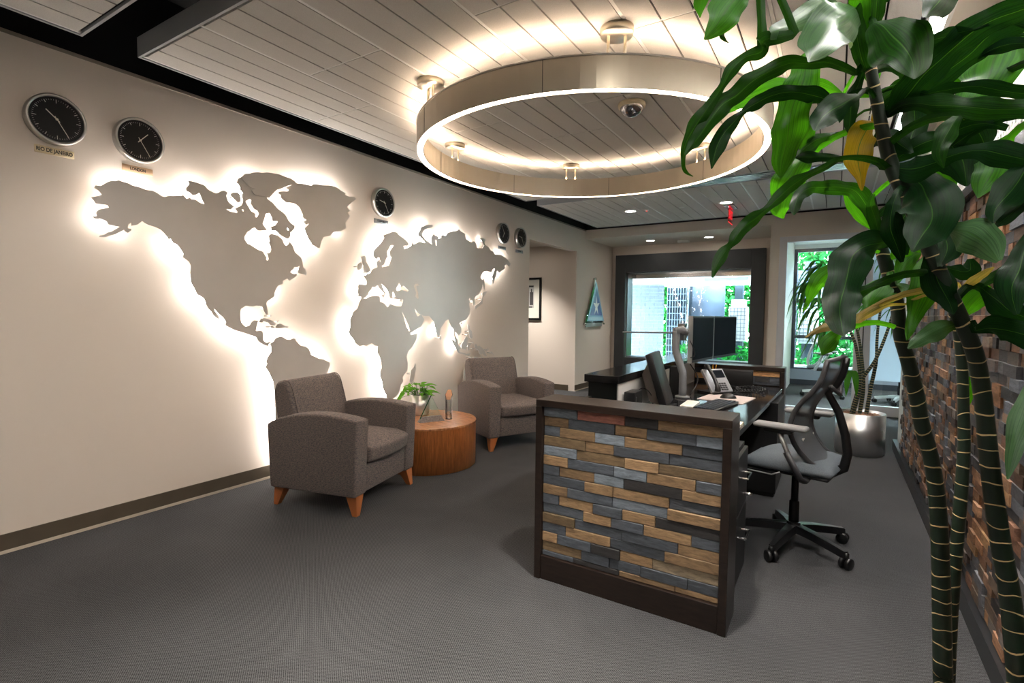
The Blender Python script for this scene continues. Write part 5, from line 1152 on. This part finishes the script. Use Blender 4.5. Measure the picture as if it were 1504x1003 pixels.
def lantern(x, y, lab):
    t = thing('garden_lantern_post', lab, 'post', (x, y, -.02), 0, 'pagoda-topped posts outside')
    B((-.11, -.11, 0), (.11, .11, .75)).build('foot', mat('post_slate', (48, 58, 66), .6, spec=0.), t)
    B((-.19, -.19, .75), (.19, .19, 1.55)).build('body', mat('post_pale', (150, 154, 158), .6, spec=0.), t, bevel=.01, seg=2)
    g = MB()
    for k in range(9): g.box((-.18, -.2, .80+k*.09), (.18, -.191, .812+k*.09))
    for k in range(5): g.box((-.15+k*.075-.005, -.2, .78), (-.15+k*.075+.005, -.191, 1.53))
    g.build('lattice', mat('post_lines', (84, 92, 100), .6, spec=0.), t)
    B((-.15, -.15, 1.55), (.15, .15, 1.72)).build('cap', mat('post_pale', (150, 154, 158), .6, spec=0.), t, bevel=.02, seg=2); B((-.09, -.09, 1.72), (.09, .09, 2.1)).build('neck', mat('post_slate', (48, 58, 66), .6, spec=0.), t)
lantern(-1.95, 13.2, 'pale pagoda-topped garden post seen through the right of the dark framed window')
lantern(-.52, 13.2, 'pale pagoda-topped garden post seen through the glass room window')
# timber pergola beyond the glass room
pg = thing('pergola', 'grey timber pergola with notched rafter ends outside the glass room', 'pergola', (0, 12.9, 0))
q = MB()
for k in range(6): q.box((-.9, -.05, 1.72+k*.10), (3.2, 0, 1.81+k*.10))
q.build('slats', mat('grey_timber', (84, 92, 106), .7, spec=0.), pg)
q = MB()
for k in range(9): q.box((-.6+k*.45, -.3, 2.33), (-.42+k*.45, .6, 2.48))
q.build('rafters', mat('grey_timber_dark', (52, 58, 70), .7, spec=0.), pg)
q = MB(); q.box((-.85, -.06, 0), (-.73, .06, 2.33)); q.box((3.0, -.06, 0), (3.12, .06, 2.33)); q.build('posts', mat('grey_timber_dark', (52, 58, 70), .7, spec=0.), pg)
# hedge and trees: leaf clusters
HM = [foliage_mat('hedge_leaf_a', (14, 60, 24), (34, 112, 48)), foliage_mat('hedge_leaf_b', (14, 56, 26), (32, 106, 48))]
def foliage(x0, x1, y0, y1, z0, z1, n, s, lab, cat, mi, kind):
    q = MB(); r = random.Random(n)
    for k in range(n):
        p = Vector((r.uniform(x0, x1), r.uniform(y0, y1), r.uniform(z0, z1))); a = Vector((r.gauss(0, 1), r.gauss(0, 1), r.gauss(0, 1))).normalized(); b = a.orthogonal().normalized(); e = r.uniform(.5, 1)*s
        b.rotate(Matrix.Rotation(r.uniform(0, 6), 3, a)); c = a.cross(b)
        q.add([p-b*e, p+c*e*.45+a*.1*e, p+b*e, p-c*e*.45], [(0, 1, 2, 3)])
    o = q.build(kind, HM[mi]); o['kind'] = 'stuff'; return tag(o, lab, cat)
foliage(-7.5, -1.25, 15.2, 16.6, 0, 3.4, 22000, .125, 'bright green sunlit hedge leaves outside the dark framed window', 'hedge', 0, 'hedge_leaves')
foliage(-1.1, 4.5, 15.2, 16.6, 0, 4.0, 20000, .125, 'bright green sunlit hedge leaves outside the glass room', 'hedge', 1, 'hedge_leaves')
foliage(-3.2, -1.0, 12.2, 13.0, 0, .62, 1500, .08, 'low pale green ground cover outside the dark framed window', 'shrubs', 0, 'ground_cover')
foliage(-.7, 2.5, 12.2, 12.8, 0, .45, 1400, .08, 'low pale green ground cover outside the glass room', 'shrubs', 1, 'ground_cover')
tag(B((-.75, 11.9, -.02), (3.2, 12.05, .34)).build('garden_wall', mat('garden_wall', (160, 160, 156), .8, spec=0.)), 'low pale garden wall outside the glass room', 'wall')

# ================================================================== light
w = bpy.data.worlds.new('sky'); scene.world = w; w.use_nodes = True; nt = w.node_tree; nt.nodes.clear()
o = nt.nodes.new('ShaderNodeOutputWorld'); b = nt.nodes.new('ShaderNodeBackground'); b.inputs[0].default_value = (.74, .88, 1, 1); b.inputs[1].default_value = 32.; nt.links.new(b.outputs[0], o.inputs[0])
sn = bpy.data.lights.new('sun', 'SUN'); sn.energy = 5; sn.angle = .02; sn.color = (1, .96, .88); so = bpy.data.objects.new('sun', sn); COL.objects.link(so)
so.rotation_euler = Vector((-.35, .75, -1.0)).to_track_quat('-Z', 'Y').to_euler()
def area(loc, size, energy, col, direction=(0, 0, -1), name='ceiling_panel_light'):
    l = bpy.data.lights.new(name, 'AREA'); l.shape = 'RECTANGLE'; l.size, l.size_y = size; l.energy = energy; l.color = col
    ob = bpy.data.objects.new(name, l); COL.objects.link(ob); ob.location = loc; ob.rotation_euler = Vector(direction).to_track_quat('-Z', 'Y').to_euler(); return ob
# portals that guide the sky light through the two openings
def portal(loc, size, d):
    l = bpy.data.lights.new('window_portal', 'AREA'); l.shape = 'RECTANGLE'; l.size, l.size_y = size; l.cycles.is_portal = True
    ob = bpy.data.objects.new('window_portal', l); COL.objects.link(ob); ob.location = loc; ob.rotation_euler = Vector(d).to_track_quat('-Z', 'Y').to_euler()
portal((-2.355, 9.99, 1.315), (2.18, 1.6), (0, -1, 0)); portal((1.18, 11.59, 1.44), (3.7, 2.22), (0, -1, 0))
# unseen spots added to brighten the near room, desk front and right floor
for x, y, p in ((-1.25, .75, 170), (-1.2, -.9, 60), (-.5, 1.8, 150)):
    can(x, y, CH, 'unseen spot added as fill light in the ceiling outside the view', power=p, cone=1.3)
for x, y in ((.3, 9.6), (1.6, 10.4)):  # added cool spots that make up for weak daylight at the far end
    can(x, y, 2.70, 'spot added in the glass room ceiling as extra cool fill light', power=150, color=(.86, .94, 1))
can(-2.3, .7, CH, 'unseen spot added to brighten the lower left wall', power=26, cone=1.25, aim=(-3.76, 1.5, .75))  # added wall-wash spot, lifts the lower left wall without the floor
can(-2.3, -.8, CH, 'unseen spot added to brighten the left wall farther behind the camera', power=20, cone=1.3, aim=(-3.76, -.4, .8))  # second added wall-wash spot, out of view
# corridor downlight
can(-4.55, 7.35, 2.5, 'recessed downlight in the corridor in front of the framed picture', power=150)

vs_ = scene.view_settings
scene.display_settings.display_device = 'sRGB'
vs_.view_transform = 'Standard'; vs_.look = 'None'; vs_.exposure = 1.25; vs_.gamma = 1.; vs_.use_curve_mapping = False
